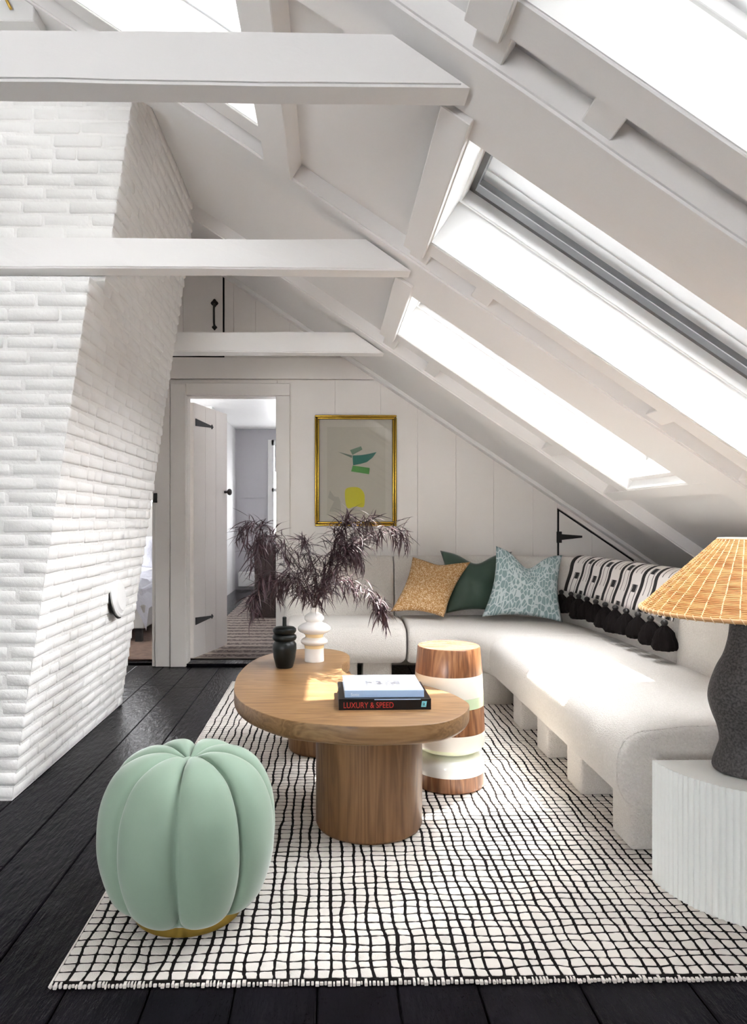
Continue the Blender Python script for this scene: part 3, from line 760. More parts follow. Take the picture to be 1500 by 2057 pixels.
# ------------------------------------------------------------------ rug
RZ = .0125
rug = thing('area_rug', 'cream wool rug with a black irregular grid under the coffee table', 'rug', (.4, 3.4, 0))
rx0, rx1, ry0, ry1 = -.685, 1.78, 1.783, 5.12
NX, NY = 68, 92
def gx(i, j):
    b = rx0 + (rx1 - rx0) * i / NX
    return b + (0 if i in (0, NX) else noise.noise(Vector((i * .9, j * .33, 2))) * .010 + noise.noise(Vector((i * 3.1, j * .09, 7))) * .007)
def gy(i, j):
    b = ry0 + .012 + (ry1 - ry0 - .012) * j / NY
    return b + (noise.noise(Vector((i * .25, j * 1.9, 12))) * .011 + noise.noise(Vector((i * .9, j * 3, 17))) * .005) * (0 if j in (0, NY) else 1)
V = []; Fc = []
rr = random.Random(3)
for j in range(NY):
    for i in range(NX):
        hx = .0029 + .0028 * max(0, noise.noise(Vector((i * .7, j * .15, 31))) + .35); hy = .0027 + .0022 * max(0, noise.noise(Vector((i * .3, j * 2.2, 41))) + .25)
        q = [(gx(i, j) + hx, gy(i, j) + hy), (gx(i + 1, j) - hx, gy(i + 1, j) + hy), (gx(i + 1, j + 1) - hx, gy(i + 1, j + 1) - hy), (gx(i, j + 1) + hx, gy(i, j + 1) - hy)]
        cx = sum(p[0] for p in q) / 4; cy = sum(p[1] for p in q) / 4
        # subdivide the edges into an eight-sided pad with fuzzy outline
        o8 = []
        for a in range(4):
            p, n_ = q[a], q[(a + 1) % 4]
            o8.append((p[0] + (cx - p[0]) * .06, p[1] + (cy - p[1]) * .06))
            for t in (.33, .66):
                o8.append((p[0] + (n_[0] - p[0]) * t + rr.uniform(-.0011, .0011), p[1] + (n_[1] - p[1]) * t + rr.uniform(-.0011, .0011)))
        base = len(V); n8 = len(o8); hh = RZ - rr.uniform(0, .0008)
        V += [(x, y, .004) for x, y in o8]; V += [(x, y, hh - .0008) for x, y in o8]
        V += [(cx + (x - cx) * .82, cy + (y - cy) * .82, hh) for x, y in o8]
        for a in range(n8):
            b = (a + 1) % n8
            Fc.append((base + a, base + b, base + n8 + b, base + n8 + a)); Fc.append((base + n8 + a, base + n8 + b, base + 2 * n8 + b, base + 2 * n8 + a))
        Fc.append(tuple(base + 2 * n8 + a for a in range(n8)))
mesh('wool_pile', V, Fc, rugw, rug, True, 'stuff').data.set_sharp_from_angle(angle=radians(60))
box('backing', rx0 + .002, rx1 - .002, ry0 + .004, ry1 - .002, .001, .0098, rugb, rug)
bm = bmesh.new(); x = rx0
while x < rx1:   # stitched front hem
    wd = rr.uniform(.004, .010); l = rr.uniform(.009, .017)
    add_box(bm, x, x + wd, ry0 - l + .010, ry0 + .012, .001, .008 + rr.uniform(0, .003), None, .001); x += wd + rr.uniform(.001, .005)
bmesh.ops.recalc_face_normals(bm, faces=bm.faces); bm_obj('hem_stitching', bm, rugw, rug, False, 'stuff')
tube('side_binding', [(rx0, ry0 + (ry1 - ry0) * t / 60, .006 + rr.uniform(-.001, .001)) for t in range(61)], .005, rugw, rug, 6)

# ------------------------------------------------------------------ sofa
sofa = thing('sectional_sofa', 'cream boucle sectional sofa curving round the corner on block feet', 'sofa', (1.0, 4.0, RZ))
def sweep(name, stations, prof, m, parent, cap=.03, steps=4, puff=0):
    rings = []
    def ring(F_, B_, shift, shrink):
        F_ = Vector(F_); B_ = Vector(B_); L_ = (B_ - F_).length; d = (B_ - F_) / L_
        pts = [(a * L_ + b, z) for a, b, z in prof]; cu = sum(p[0] for p in pts) / len(pts); cz = (min(p[1] for p in pts) + max(p[1] for p in pts)) / 2
        out = []
        for u, z in pts:
            v = Vector((cu - u, cz - z)); l = v.length
            if l > 1e-6: v *= min(shrink, l * .98) / l
            q = F_ + d * (u + v.x); out.append(Vector((q.x, q.y, z + v.y)) + Vector((shift[0], shift[1], 0)))
        return out
    t0 = (Vector(stations[0][0]) + Vector(stations[0][1]) - Vector(stations[1][0]) - Vector(stations[1][1])).normalized()
    t1 = (Vector(stations[-1][0]) + Vector(stations[-1][1]) - Vector(stations[-2][0]) - Vector(stations[-2][1])).normalized()
    for e in range(steps, 0, -1):
        a = pi / 2 * e / steps; rings.append(ring(*stations[0], t0 * (cap * sin(a) - cap), cap * (1 - cos(a))))
    for s_ in stations: 
        rings.append(ring(*s_, (0, 0), 0))
    # first and last stations are pulled in by the cap so that the module keeps its length
    for v in range(len(prof)):
        rings[steps][v] += Vector((-t0.x * cap, -t0.y * cap, 0)); rings[-1][v] += Vector((-t1.x * cap, -t1.y * cap, 0))
    for e in range(1, steps + 1):
        a = pi / 2 * e / steps; rings.append(ring(*stations[-1], t1 * (cap * sin(a) - cap), cap * (1 - cos(a))))
    for k_, idx in ((1, 0), (1, -1)):
        t = t0 if idx == 0 else t1
        c = sum((Vector(p) for p in rings[idx]), Vector((0, 0, 0))) / len(prof)
        inner = []
        for f_ in (.9, .6, .3):
            inner.append([c + (p - c) * f_ + Vector((t.x, t.y, 0)) * puff * (1 - f_ ** 2) for p in rings[idx]])
        if idx == 0: rings = inner[::-1] + rings
        else: rings = rings + inner
    V, Fc = loft([[tuple(p) for p in r] for r in rings])
    return mesh(name, V, Fc, m, parent, True)
def seat_profile():
    pr = []
    for i in range(15):      # bullnose from underside round to the top
        a = -pi / 2 - pi * i / 14
        ca, sa = cos(a), sin(a)
        pr.append((0, .125 + .125 * (abs(ca) ** .8) * (1 if ca > 0 else -1), .312 + .133 * (abs(sa) ** .8) * (1 if sa > 0 else -1)))
    for t in (.3, .5, .7, .85): pr.append((t, 0, .447 + .012 * sin(pi * t)))
    pr += [(1, -.02, .45), (1, -.004, .435), (1, -.004, .20), (1, -.02, .18)]
    pr += [(.6, 0, .179)]
    return pr
SPF = seat_profile()
def lin(a, b, n): return [a + (b - a) * i / n for i in range(n + 1)]
sweep('seat_cushion', [((x, 4.80 + .0), (x, 5.33)) for x in lin(-.30, .518, 10)], SPF, boucle, sofa, .05, 5, .01)
fr = spline([(.528, 4.80), (.66, 4.775), (.80, 4.70), (.90, 4.57), (.965, 4.36)], 4)
bk = spline([(.528, 5.33), (.95, 5.33), (1.34, 5.29), (1.62, 5.02), (1.715, 4.36)], 4)
sweep('seat_cushion', [((a.x, a.y), (b.x, b.y)) for a, b in zip([Vector((*p, )) for p in fr], bk)], SPF, boucle, sofa, .025, 4, 0)
sweep('seat_cushion', [((.962, y), (1.715, y)) for y in lin(4.35, 2.38, 16)], SPF, boucle, sofa, .022, 4, .012)
# end seam of the near cushion
sm = [(.962 + (b + .0 if a == 0 else a * .753 + b), 2.402, z) for a, b, z in SPF[:21]]
tube('seam', sm, .0035, boucle, sofa, 6)
BPF = [(0, .0, .20), (0, -.005, .44), (0, .0, .60), (0, .018, .74), (0, .040, .81)]
for i in range(9):
    a = pi - pi * i / 8; BPF.append((0, .128 + .082 * cos(a), .815 + .068 * sin(a)))
BPF += [(0, .218, .70), (0, .22, .20)]
BR0, BR1 = .40, .62; BC = (1.30, 4.91)
def bst(x=None, y=None, a=None):
    if x is not None: return ((x, 5.31), (x, 5.53))
    if y is not None: return ((1.70, y), (1.92, y))
    return ((BC[0] + BR0 * sin(a), BC[1] + BR0 * cos(a)), (BC[0] + BR1 * sin(a), BC[1] + BR1 * cos(a)))
sweep('backrest', [bst(x=x) for x in lin(-.33, .476, 10)], BPF, boucle, sofa, .03, 4)
sweep('backrest', [bst(x=x) for x in lin(.482, 1.29, 8)] + [bst(a=pi / 2 * i / 12) for i in range(13)] + [bst(y=y) for y in (4.7, 4.5, 4.235)], BPF, boucle, sofa, .012, 3)
sweep('backrest', [bst(y=y) for y in lin(4.23, 3.52, 8)], BPF, boucle, sofa, .012, 3)
sweep('backrest', [bst(y=y) for y in lin(3.515, 2.36, 12)], BPF, boucle, sofa, .03, 4)
def foot(x0, x1, y0, y1): box('leg', x0, x1, y0, y1, RZ, .20, boucle, sofa, .018, seg=3, smooth=False).data.polygons.foreach_set('use_smooth', [True] * 0 or [False] * 0) if False else box('leg', x0, x1, y0, y1, RZ, .20, boucle, sofa, .016, seg=3)
for y0, y1 in ((2.46, 2.632), (2.96, 3.14), (3.42, 3.594), (3.89, 4.06)): foot(1.035, 1.40, y0, y1)
foot(-.02, .19, 4.92, 5.25); foot(.228, .425, 4.92, 5.25); foot(-.28, -.12, 4.92, 5.2)
bw = spline([(.74, 4.80), (.86, 4.70), (.95, 4.47), (1.10, 4.44), (1.16, 4.55), (1.12, 4.85), (.95, 5.0), (.78, 4.95)], 5, True)
bw = [(p.x, p.y) for p in bw][::-1] if False else [(p.x, p.y) for p in bw]
V, Fc = loft([[(x, y, RZ) for x, y in bw], [(x, y, .2) for x, y in bw]]); mesh('leg', V, Fc, boucle, sofa, False)
foot(1.45, 1.65, 2.5, 2.68); foot(1.45, 1.65, 3.45, 3.63)

# cushions on the sofa
pillow('cushion', P(829, 1119, 5.24), P(945, 1129, 5.20), P(891, 1240, 4.96), P(784, 1229, 5.02), .15, tanp, .06, 'tan cushion with fine pale dots on the sofa', 'cushion', 1, 'cushions on the sofa')
pillow('cushion', P(884, 1106, 5.30), P(1028, 1108, 5.29), P(1015, 1232, 5.14), P(896, 1232, 5.14), .15, greenv, .22, 'dark green velvet cushion between the tan and blue ones', 'cushion', 2, 'cushions on the sofa')
pillow('cushion', P(996, 1097, 5.10), P(1129, 1115, 5.10), P(1130, 1250, 4.86), P(968, 1239, 4.92), .17, bluep, .32, 'pale blue patterned cushion with a dented top edge', 'cushion', 3, 'cushions on the sofa')

# throw over the backrest
thr = thing('throw_blanket', 'black and white patterned throw with black tassels over the sofa back', 'blanket', (1.75, 4.3, .65))
tp = [(.235, .66), (.238, .80)]
for i in range(11):
    a = pi * i / 10; tp.append((.128 + .097 * cos(a), .815 + .085 * sin(a)))
tp += [(.022, .78), (.006, .74), (-.010, .70), (-.022, .655)]
cum = [0]
for a, b in zip(tp[:-1], tp[1:]): cum.append(cum[-1] + math.dist(a, b))
def tprof(t):
    d = t * cum[-1]
    for i in range(len(tp) - 1):
        if d <= cum[i + 1] or i == len(tp) - 2:
            q = (d - cum[i]) / (cum[i + 1] - cum[i]); return tp[i][0] + (tp[i + 1][0] - tp[i][0]) * q, tp[i][1] + (tp[i + 1][1] - tp[i][1]) * q
A0 = radians(68); LARC = (pi / 2 - A0) * BR0; LST = 4.91 - 3.50
def tpoint(u, b, z):
    d = u * (LARC + LST)
    if d < LARC:
        a = A0 + d / BR0; return Vector((BC[0] + (BR0 + b) * sin(a), BC[1] + (BR0 + b) * cos(a), z))
    return Vector((1.70 + b, 4.91 - (d - LARC), z))
nu, nv = 90, 30; V = []; UV = []
for j in range(nv + 1):
    for i in range(nu + 1):
        u, v = i / nu, j / nv; b, z = tprof(v)
        wv = noise.noise(Vector((u * 7, v * 1.5, 3))) * .010 + .002
        V.append(tpoint(u, b - max(-.004, wv) * (1 if v > .5 else 0), z + .012 * noise.noise(Vector((u * 6, 0, 8))) * (v > .9))); UV.append((u, v))
Fc = [(j * (nu + 1) + i, j * (nu + 1) + i + 1, (j + 1) * (nu + 1) + i + 1, (j + 1) * (nu + 1) + i) for j in range(nv) for i in range(nu)]
to = mesh('cloth', V, Fc, throwm, thr, True, uv=UV); md = to.modifiers.new('thick', 'SOLIDIFY'); md.thickness = .006; md.offset = 1
for i in range(11):
    u = .012 + .976 * i / 10; p = tpoint(u, -.026, .65); r_ = random.Random(i)
    q = bpy.data.objects.new('tassel', None); COL.objects.link(q); q.parent = thr
    c = (p.x - .028, p.y - .0, p.z)
    L_ = .125 + r_.uniform(-.01, .02) 
    rf = lambda a, z, r: r * (1 + .10 * sin(a * 11 + z * 40) + .06 * sin(a * 5 + i))
    lathe('knot', [(.004, .012), (.014, .006), (.018, -.004), (.013, -.016), (.01, -.02)][::-1], c, blackm, q, 14)
    lathe('strands', [(.030, -L_ + .004), (.050, -L_ - .006), (.060, -L_ + .012), (.054, -L_ * .66), (.042, -.052), (.026, -.032), (.013, -.018)], (c[0], c[1], c[2]), rugb, q, 44, rfun=rf)

# ------------------------------------------------------------------ coffee table
TZ1, TZ0 = .456, .386
tbl = thing('coffee_table', 'organic-shaped oak coffee table on two thick round legs', 'table', (.1, 3.0, RZ))
out = [(-.16, 2.52), (.0, 2.45), (.12, 2.425), (.30, 2.44), (.40, 2.48), (.475, 2.57), (.525, 2.70), (.515, 2.80), (.477, 2.91), (.397, 3.03), (.27, 3.16),
       (.15, 3.215), (.085, 3.27), (.058, 3.36), (.062, 3.48), (.098, 3.60), (.10, 3.72), (.062, 3.83), (-.02, 3.905), (-.13, 3.905), (-.25, 3.83), (-.34, 3.70), (-.39, 3.52), (-.41, 3.30), (-.405, 3.10), (-.375, 2.88), (-.30, 2.69)]
ol = [(p.x, p.y) for p in spline(out, 6, True)]
def slab(name, o_, z0, z1, rt, rb, m, parent):
    rings = []
    for i in range(5): a = pi / 2 * i / 4; rings.append([(x, y, z0 + rb * (1 - sin(a))) for x, y in outset(o_, -rb * (1 - cos(a)))])
    rings = rings[::-1]; rings = [[(x, y, z0 + rb - (rb - (q[2] - z0)) if False else q[2]) for q in r for x, y in ((q[0], q[1]),)] for r in rings]
    lo = []
    for i in range(6): a = pi / 2 * i / 5; lo.append([(x, y, z0 + rb * (1 - sin(a))) for x, y in outset(o_, -rb * (1 - cos(a)))])
    lo = []
    for i in range(6): a = pi / 2 * i / 5; lo.append([(x, y, z0 + rb * (1 - cos(a))) for x, y in outset(o_, -rb * (1 - sin(a)))])
    hi = []
    for i in range(4): a = pi / 2 * i / 3; hi.append([(x, y, z1 - rt * (1 - sin(a))) for x, y in outset(o_, -rt * (1 - cos(a)))])
    V, Fc = loft(lo + hi); o = mesh(name, V, Fc, m, parent, True); o.data.set_sharp_from_angle(angle=radians(50)); return o
slab('tabletop', ol, TZ0, TZ1, .003, .022, oak_top, tbl)
def leg(cx, cy, r):
    lathe('leg', [(r - .014, RZ), (r - .006, RZ + .004), (r, RZ + .016), (r, TZ0 + .001)], (cx, cy, 0), oak_leg, tbl, 64)
leg(.148, 2.71, .199); leg(-.05, 3.60, .155)

# jar, vase
jar = thing('lidded_jar', 'matt black ribbed jar with a stick-like finial on the coffee table', 'jar', (-.212, 3.41, TZ1))
jc = (-.212, 3.41, TZ1)
lathe('jar_body', [(.036, 0), (.040, .004), (.052, .05), (.057, .09), (.056, .112), (.048, .122), (.046, .126), (.054, .132), (.058, .142), (.055, .152), (.046, .158), (.03, .16)], jc, blackv, jar)
lathe('lid', [(.03, .160), (.050, .162), (.056, .172), (.055, .182), (.046, .190), (.02, .194), (.003, .194)], jc, blackv, jar)
lathe('finial', [(.0095, .19), (.0095, .225), (.010, .236), (.007, .239), (.001, .239)], jc, blackv, jar, 16)
VX, VY = P(631, 1330, 3.56).x, 3.56
vase = thing('bubble_vase', 'white ringed ceramic vase with amber bands holding purple branches', 'vase', (VX, VY, TZ1))
vc = (VX, VY, TZ1)
def vprof(pts, n=5): return [(p.x, p.y) for p in spline(pts, n)]
lathe('vase_foot', vprof([(.046, 0), (.048, .004), (.047, .04), (.047, .066)]), vc, whitev, vase, cap1=False)
lathe('amber_band', vprof([(.047, .066), (.048, .074), (.050, .082)]), vc, yellowv, vase, cap0=False, cap1=False)
lathe('vase_ring', vprof([(.050, .082), (.062, .089), (.066, .099), (.060, .109), (.046, .117), (.044, .120)]), vc, whitev, vase, cap0=False, cap1=False)
lathe('amber_band', vprof([(.044, .120), (.043, .126), (.050, .135), (.054, .138)]), vc, yellowv, vase, cap0=False, cap1=False)
lathe('vase_ring', vprof([(.054, .138), (.073, .147), (.081, .158), (.078, .170), (.060, .183), (.042, .190), (.038, .196)]), vc, whitev, vase, cap0=False, cap1=False)
lathe('vase_neck', vprof([(.038, .196), (.047, .205), (.048, .217), (.040, .229), (.024, .239), (.021, .246), (.022, .262), (.018, .262), (.017, .23), (.012, .20)]), vc, whitev, vase, cap0=False)

# purple branches
def leaf_mesh(L_, W_, bend, seed):
    V = []; Fc = []; n = 6
    for i in range(n + 1):
        t = i / n; wv = W_ * (sin(pi * min(1, t * .93 + .07)) ** .7) * (1 - .35 * t)
        x = L_ * (t - .15 * bend * t * t); z_ = -bend * L_ * t * t * .55; y = .08 * L_ * sin(t * 3 + seed)
        V += [(x, y - wv, z_ + wv * .4), (x, y, z_), (x, y + wv, z_ + wv * .4)]
        if i: b = (i - 1) * 3; Fc += [(b, b + 1, b + 4, b + 3), (b + 1, b + 2, b + 5, b + 4)]
    me = bpy.data.meshes.new('leaf'); me.from_pydata(V, [], Fc); me.materials.append(leafm)
    me.polygons.foreach_set('use_smooth', [True] * len(me.polygons)); return me
LEAVES = [leaf_mesh(.082, .0036, .5, 0), leaf_mesh(.098, .0034, 1.0, 2), leaf_mesh(.068, .0038, .2, 4), leaf_mesh(.09, .0034, 1.4, 5)]
VM = Vector((VX, VY, TZ1 + .25))
BRANCH = [
 ('branch reaching farthest left, its tip before the hall doorway', [(612, 1165, .02), (580, 1110, .05), (540, 1062, .05), (500, 1052, .02), (484, 1075, 0)], 110),
 ('branch rising left, dense before the dark basket', [(610, 1180, -.03), (575, 1130, -.05), (545, 1080, -.08), (520, 1085, -.1), (512, 1130, -.1)], 130),
 ('branch drooping left to just above the black jar', [(610, 1190, -.05), (570, 1160, -.1), (535, 1160, -.12), (515, 1195, -.12), (505, 1220, -.12)], 150),
 ('short low branch leaning left over the black jar lid', [(615, 1190, .02), (592, 1160, .05), (568, 1168, .06), (552, 1190, .06)], 80),
 ('short upright branch above the middle of the vase', [(632, 1180, 0), (628, 1140, .03), (618, 1105, .05), (612, 1085, .05)], 95),
 ('upright branch rising to the lower edge of the gold frame', [(645, 1180, 0), (662, 1120, 0), (682, 1070, 0), (700, 1038, 0)], 150),
 ('branch rising right in front of the yellow shape', [(645, 1180, .02), (675, 1120, .04), (712, 1070, .06), (750, 1038, .05)], 130),
 ('branch reaching farthest right below the gold frame', [(648, 1175, -.02), (690, 1120, -.04), (735, 1078, -.05), (785, 1060, -.05), (815, 1078, -.05)], 110),
 ('low branch drooping right in front of the sofa seat', [(650, 1185, -.08), (685, 1165, -.20), (725, 1180, -.28), (760, 1208, -.30), (772, 1230, -.30)], 120),
 ('dense short branch leaning right under the frame corner', [(645, 1190, .0), (668, 1150, -.03), (695, 1100, -.05), (712, 1100, -.05), (722, 1130, -.05)], 130),
]
rb_ = random.Random(11)
for lab, pts, cnt in BRANCH:
    path = [VM + Vector((0, 0, -.06)), VM] + [P(x, y, VY + d) for x, y, d in pts]
    sp_ = spline(path, 8)
    bo = thing('leafy_branch', 'purple ' + lab, 'branch', tuple(VM), 'purple branches in the white vase')
    tube('stem', sp_, [max(.0008, .0026 - .0019 * i / len(sp_)) for i in range(len(sp_))], stemm, bo, 5)
    off = origin(bo); n = len(sp_)
    for q in range(int(cnt * 1.75)):
        t = .28 + .72 * (rb_.random() ** .8); i = min(n - 2, int(t * (n - 1))); p = sp_[i].lerp(sp_[i + 1], rb_.random()) + Vector((rb_.gauss(0, .012), rb_.gauss(0, .012), rb_.gauss(0, .012)))
        tg = (sp_[i + 1] - sp_[i]).normalized()
        d = (tg * rb_.uniform(.1, .9) + Vector((rb_.gauss(0, .55), rb_.gauss(0, .55), rb_.gauss(-.25, .55)))).normalized()
        me = rb_.choice(LEAVES)
        o = bpy.data.objects.new('leaf', me); COL.objects.link(o); o.parent = bo
        M_ = d.to_track_quat('X', 'Z').to_matrix().to_4x4() @ Matrix.Rotation(rb_.uniform(-.6, .6), 4, 'X')
        sc = rb_.uniform(.75, 1.35)
        o.matrix_local = Matrix.Translation(p - off) @ M_ @ Matrix.Scale(sc, 4)

# books
def book(name, label, c, ang_, w_, d_, h_, cover, spine, grp='books on the coffee table'):
    o = thing(name, label, 'book', c, grp); ca, sa = cos(ang_), sin(ang_)
    T = lambda x, y, z_: (c[0] + x * ca - y * sa, c[1] + x * sa + y * ca, c[2] + z_)
    t = .003
    box('back_cover', 0, w_, 0, d_, 0, t, cover, o, .0006, T=T); box('front_cover', 0, w_, 0, d_, h_ - t, h_, cover, o, .0006, T=T)
    box('spine', 0, w_, -.0015, t, .0, h_, spine, o, .0008, T=T)
    box('page_block', .004, w_ - .004, t, d_ - .004, t, h_ - t, pages, o, T=T)
    return o, T
def text(s_, T, x, z, size, m, parent, y=-.0022, ang_=0, flat=False, name='lettering', sx=1):
    cu = bpy.data.curves.new(name, 'FONT'); cu.body = s_; cu.size = size; cu.extrude = .0003; cu.materials.append(m)
    tmp = bpy.data.objects.new(name, cu); COL.objects.link(tmp); bpy.context.view_layer.update()
    me = bpy.data.meshes.new_from_object(tmp.evaluated_get(bpy.context.evaluated_depsgraph_get())); me.name = name
    bpy.data.objects.remove(tmp)
    o = bpy.data.objects.new(name, me); COL.objects.link(o); o.parent = parent
    o.location = Vector(T(x, y, z)) - origin(parent); o.rotation_euler = (0 if flat else pi / 2, 0, ang_); o.scale = (sx, 1, 1)
    return o
redm = mat('red_print', (.46, .03, .025), .4); tealm = mat('teal_print', (.20, .62, .72), .4); greyt = mat('pale_print', (.72, .78, .84), .5)
sketch = mat('sketch_print', (.60, .62, .66), .6, vary=(60, (.16, .15, .17), (1, 1, 1), .1))
b1, T1 = book('book', 'black book with red spine lettering, the lower of the stack', (.034, 2.636, TZ1 + .0005), radians(-2 + 2.5), .338, .28, .040, bookb, bookb)
b1.rotation_euler = (0, 0, 0)
a1 = radians(.5)
text('LUXURY & SPEED', T1, .016, .0075, .030, redm, b1, ang_=a1, sx=.80)
lg = box('emblem', .303, .321, -.0022, -.0017, .010, .031, tealm, b1, T=lambda x, y, z_: T1(x + (z_ - .02) * .15, y, z_))
text('R', T1, .3065, .013, .018, bookb, b1, y=-.0026, ang_=a1)
box('picture_band', .13, .30, -.0021, -.0017, .0365, .0395, bookspine, b1, T=T1)
b2, T2 = book('book', 'pale blue book with a sketch on its cover, on top of the black book', (.056, 2.657, TZ1 + .041), radians(.8), .293, .262, .026, bookl, bookspine)
box('cover_sketch', .085, .215, .082, .150, .0260, .0263, sketch, b2, T=T2)
text('Sotic', T2, .022, .006, .015, greyt, b2, ang_=radians(.8), sx=1.1)
text('oOl', T2, .04, .0262, .028, greyt, b2, y=.09, ang_=radians(.8), flat=True)

# ------------------------------------------------------------------ stool of stacked bands
sc_ = (.517, 3.125, 0)
stl = thing('drum_stool', 'tall stool of stacked walnut and pastel lacquer bands beside the coffee table', 'stool', (sc_[0], sc_[1], RZ))
lathe('walnut_base', [(.146, RZ), (.152, RZ + .006), (.153, .078)], sc_, walnut, stl, 64)
lathe('white_collar', vprof([(.153, .0785), (.153, .10), (.148, .125), (.132, .146), (.105, .158), (.09, .161)]), sc_, offw, stl, 64)
lathe('yellow_disc', vprof([(.09, .158), (.118, .163), (.138, .173), (.150, .186), (.1525, .190)]), sc_, paleyel, stl, 64)
lathe('cream_band', [(.1525, .190), (.1555, .200), (.1545, .252)], sc_, cream, stl, 64)
lathe('walnut_band', [(.1545, .2525), (.150, .359)], sc_, walnut, stl, 64)
lathe('green_band', [(.150, .3595), (.1485, .403)], sc_, palegreen, stl, 64)
lathe('cream_band', [(.1485, .4035), (.1445, .494)], sc_, cream, stl, 64)
lathe('walnut_top', [(.1445, .4945), (.1345, .603), (.132, .6065)], sc_, walnut, stl, 64)
lathe('seat_disc', [(.132, .6063), (.1318, .6075), (.001, .6075)], sc_, walnut_top, stl, 64)

# ------------------------------------------------------------------ pouf
pc = Vector((-.412, 2.125, 0))
pf = thing('pouf', 'mint green velvet pouf with channelled lobes on a brass plinth', 'pouf', (pc.x, pc.y, RZ))
prof = spline([(.155, .052), (.185, .058), (.222, .10), (.252, .19), (.258, .27), (.246, .36), (.205, .440), (.140, .480), (.075, .487), (.03, .472), (.006, .458)], 6)
SEG = 8 * 20; rings = []
for k_, p in enumerate(prof):
    a_ = prof[max(0, k_ - 1)]; b_ = prof[min(len(prof) - 1, k_ + 1)]; tg = (b_ - a_).normalized(); nr = Vector((tg.y, -tg.x))
    wgt = min(1, k_ / 6) * min(1, (len(prof) - 1 - k_) / 12 + .1); ring = []
    for i in range(SEG):
        th = 2 * pi * i / SEG; x_ = ((i % 20) / 20) * 2 - 1
        g_ = sqrt(max(0, 1 - abs(x_) ** 2.6)); dep = .036 * wgt * (1 - g_)
        r_ = p.x - nr.x * dep; z_ = p.y - nr.y * dep
        th2 = th + radians(-88)
        r_ = max(.003, r_) * (1 + .006 * noise.noise(Vector((cos(th) * 2, sin(th) * 2, z_ * 5))))
        ring.append((pc.x + r_ * cos(th2), pc.y + r_ * sin(th2), z_ - .01))
    rings.append(ring)
V, Fc = loft(rings); mesh('cushion_body', V, Fc, velvet, pf, True)
for i in range(8):      # fine seams running down each valley
    th2 = 2 * pi * i / 8 + radians(-88); pts = []
    for k_, p in enumerate(prof[3:-2]):
        r3 = rings[k_ + 3][(i * 20) % SEG]; v = Vector(r3); d_ = Vector((cos(th2), sin(th2), 0)); pts.append(v + d_ * .0006)
    tube('seam', pts, .0016, velvet, pf, 5)
lathe('brass_plinth', [(.152, RZ), (.155, RZ + .003), (.155, .052), (.15, .054)], tuple(pc), brass, pf, 64)
lathe('button', vprof([(.020, .444), (.016, .451), (.008, .454), (.001, .455)], 3), tuple(pc), velvet, pf, 24)

# ------------------------------------------------------------------ side table and lamp
tc_ = (1.350, 2.264); tr = .33
st_ = thing('side_table', 'white fluted half-round side table beside the sofa end', 'table', (tc_[0], tc_[1], RZ))
def flute(rad, amp, n=58, m=6):
    pts = []
    for i in range(n * m + 1):
        a = pi + pi * i / (n * m); f = (i % m) / m; r_ = rad - amp * (abs(sin(pi * f)))
        pts.append((tc_[0] + r_ * cos(a), tc_[1] + r_ * sin(a)))
    return pts
fo = flute(tr, .006)
V, Fc = loft([[(x, y, RZ) for x, y in fo], [(x, y, .374) for x, y in fo]]); mesh('fluted_body', V, Fc, tblw, st_)
V, Fc = loft([[(x, y, z_) for x, y in fo] for z_ in (.374, .391)]); mesh('table_top', V, Fc, tblw, st_)

lc = (1.262, 2.165, .391)
lamp = thing('table_lamp', 'dark grey curvy ceramic table lamp with a woven wicker cone shade', 'lamp', lc)
zz = lambda v: v - .391
lathe('lamp_body', vprof([(.086, 0.0005), (.093, .006), (.093, .022), (.081, .060), (.073, .090), (.079, .130), (.095, .175), (.1035, .215), (.099, .255), (.081, .310), (.062, .350), (.050, .395), (.045, .435), (.044, .475), (.041, .49)], 5), lc, lampm, lamp, 56,
      rfun=lambda a, z_, r: r * (1 + .012 * sin(2 * a + z_ * 9)))
zb, zt, Rb, Rt = .878, 1.092, .293, .075
NST = 38; NR = 50; V = []; Fc = []
for k_ in range(NR):
    t = (k_ + .5) / NR; R_ = Rb + (Rt - Rb) * t; z_ = zb + (zt - zb) * t; path = []
    per = 5; n = NST * per
    for i in range(n):
        a = 2 * pi * i / n; f = (i % per) / per
        rr_ = R_ + .0030 * sin(pi * f) + .0006 * sin(k_ * 2.3 + i * .7)
        path.append((lc[0] + rr_ * cos(a), lc[1] + rr_ * sin(a), z_ + .0006 * sin(i * .31 + k_)))
    tube_geo(path, .0031, 5, V, Fc, True)
shade = mesh('wicker_shade', V, Fc, weave, lamp, True)
V = []; Fc = []
for i in range(NST):
    a = 2 * pi * i / NST; pth = [(lc[0] + (Rb + (Rt - Rb) * t / 24 + (.0012 if t % 2 else .0030)) * cos(a + .003 * sin(t)), lc[1] + (Rb + (Rt - Rb) * t / 24 + (.0012 if t % 2 else .003)) * sin(a + .003 * sin(t)), zb + (zt - zb) * t / 24) for t in range(25)]
    tube_geo(pth, .0022, 5, V, Fc)
mesh('stakes', V, Fc, stake, lamp, True, 'stuff')
lathe('shade_lining', [(Rb - .004, zb - lc[2]), (Rt - .004, zt - lc[2]), (Rt - .006, zt - lc[2]), (Rb - .006, zb - lc[2])], lc, shadel, lamp, 64, False, False)
n = 160
tube('shade_rim', [(lc[0] + (Rb + .002) * cos(2 * pi * i / n), lc[1] + (Rb + .002) * sin(2 * pi * i / n), zb - .002) for i in range(n)], .0062, wickd, lamp, 8, True)
tube('shade_rim', [(lc[0] + (Rt + .001) * cos(2 * pi * i / n), lc[1] + (Rt + .001) * sin(2 * pi * i / n), zt + .001) for i in range(n)], .004, stake, lamp, 8, True)
V = []; Fc = []
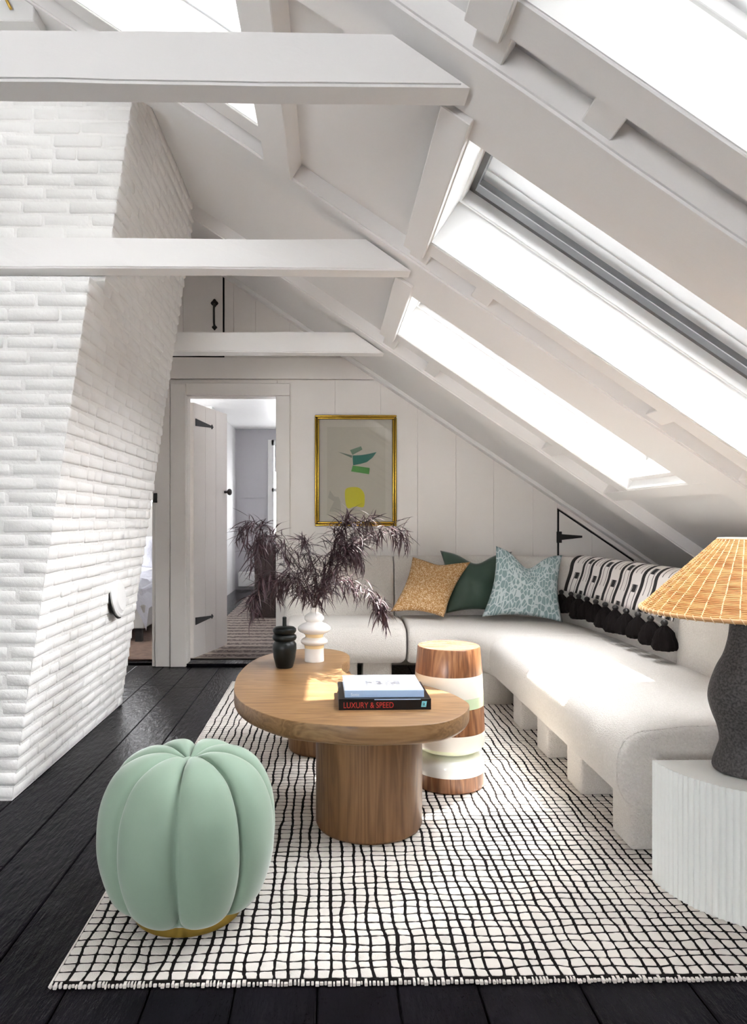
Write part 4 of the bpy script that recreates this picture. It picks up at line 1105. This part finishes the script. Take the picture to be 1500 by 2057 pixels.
for i in range(76):
    a = 2 * pi * i / 76; pth = []
    for t in range(6):
        q = t / 5; aa = a + .05 * q; ph = radians(120 - 190 * q); pth.append((lc[0] + (Rb + .002 + .0072 * cos(ph)) * cos(aa), lc[1] + (Rb + .002 + .0072 * cos(ph)) * sin(aa), zb - .002 + .0078 * sin(ph)))
    tube_geo(pth, .0013, 4, V, Fc)
mesh('rim_wrapping', V, Fc, stake, lamp, True, 'stuff')
tube('lamp_stem', [(lc[0], lc[1], lc[2] + .48), (lc[0], lc[1], zt - .01)], .008, brass, lamp)
for i in range(3):
    a = 2 * pi * i / 3 + .4; tube('spider', [(lc[0], lc[1], zt - .012), (lc[0] + (Rt - .004) * cos(a), lc[1] + (Rt - .004) * sin(a), zt - .006)], .003, brass, lamp, 6)

# ------------------------------------------------------------------ framed print
fx0, fx1 = P(632, 0, YB - .03).x, P(797, 0, YB - .03).x; fz0, fz1 = P(700, 1057, YB - .03).z, P(700, 833, YB - .03).z
fm = thing('framed_print', 'gold framed abstract print with green cut shapes and a yellow block', 'picture', ((fx0 + fx1) / 2, YB, fz0))
yy = YB - .002
def frame_ring(name, i0, i1, yfr, m):
    for a, b, c, d in ((fx0 + i0, fx1 - i0, fz1 - i1, fz1 - i0), (fx0 + i0, fx1 - i0, fz0 + i0, fz0 + i1), (fx0 + i0, fx0 + i1, fz0 + i1, fz1 - i1), (fx1 - i1, fx1 - i0, fz0 + i1, fz1 - i1)):
        box(name, a, b, yfr, yy, c, d, m, fm, .0075, seg=4, smooth=True)
frame_ring('outer_moulding', 0, .018, yy - .022, gold); frame_ring('inner_moulding', .0185, .036, yy - .034, gold)
box('mount', fx0 + .03, fx1 - .03, yy - .006, yy - .001, fz0 + .03, fz1 - .03, paper, fm)
PW, PH = fx1 - fx0, fz1 - fz0
def FP(u, v): return (fx0 + (u - 90) / 1305 * PW, fz1 - (v - 100) / 1775 * PH)
x0, z1_ = FP(285, 290); x1, z0_ = FP(1215, 1680)
box('print_sheet', x0, x1, yy - .0075, yy - .006, z0_, z1_, printp, fm)
def shape(name, pts, col, lab):
    m_ = mat(name + '_ink', col, .8); prism_y(name, [FP(u, v) for u, v in pts], yy - .0085, yy - .0075, m_, fm)['label'] = lab
shape('sage_strip', [(650, 660), (825, 598), (848, 650), (690, 738)], (.20, .30, .21), 'sage green cut strip')
shape('stem_sliver', [(460, 688), (685, 745), (680, 785)], (.17, .22, .17), 'dark green sliver')
shape('leaf_shape', [(690, 745), (820, 740), (940, 722), (1075, 690), (1010, 780), (920, 850), (820, 880), (700, 902)], (.04, .20, .155), 'deep green leaf shape')
shape('green_strip', [(695, 905), (965, 945), (955, 1045), (668, 1000)], (.12, .38, .09), 'bright green strip')
yp = [(p.x, p.y) for p in spline([(570, 1330), (600, 1270), (700, 1250), (800, 1265), (870, 1340), (885, 1440), (865, 1570), (740, 1560), (620, 1590), (580, 1500)], 4, True)]
shape('yellow_block', yp, (.74, .68, .05), 'yellow rounded block')
gp = [(320, 1640), (395, 1480), (300, 1420), (330, 1300), (400, 1400), (470, 1410), (500, 1480), (510, 1650)]
shape('faint_shape', gp, (.48, .46, .38), 'faint grey shape')
mesh('picture_glass', [(fx0 + .034, yy - .013, fz0 + .034), (fx1 - .034, yy - .013, fz0 + .034), (fx1 - .034, yy - .013, fz1 - .034), (fx0 + .034, yy - .013, fz1 - .034)], [(0, 1, 2, 3)], glassm, fm)
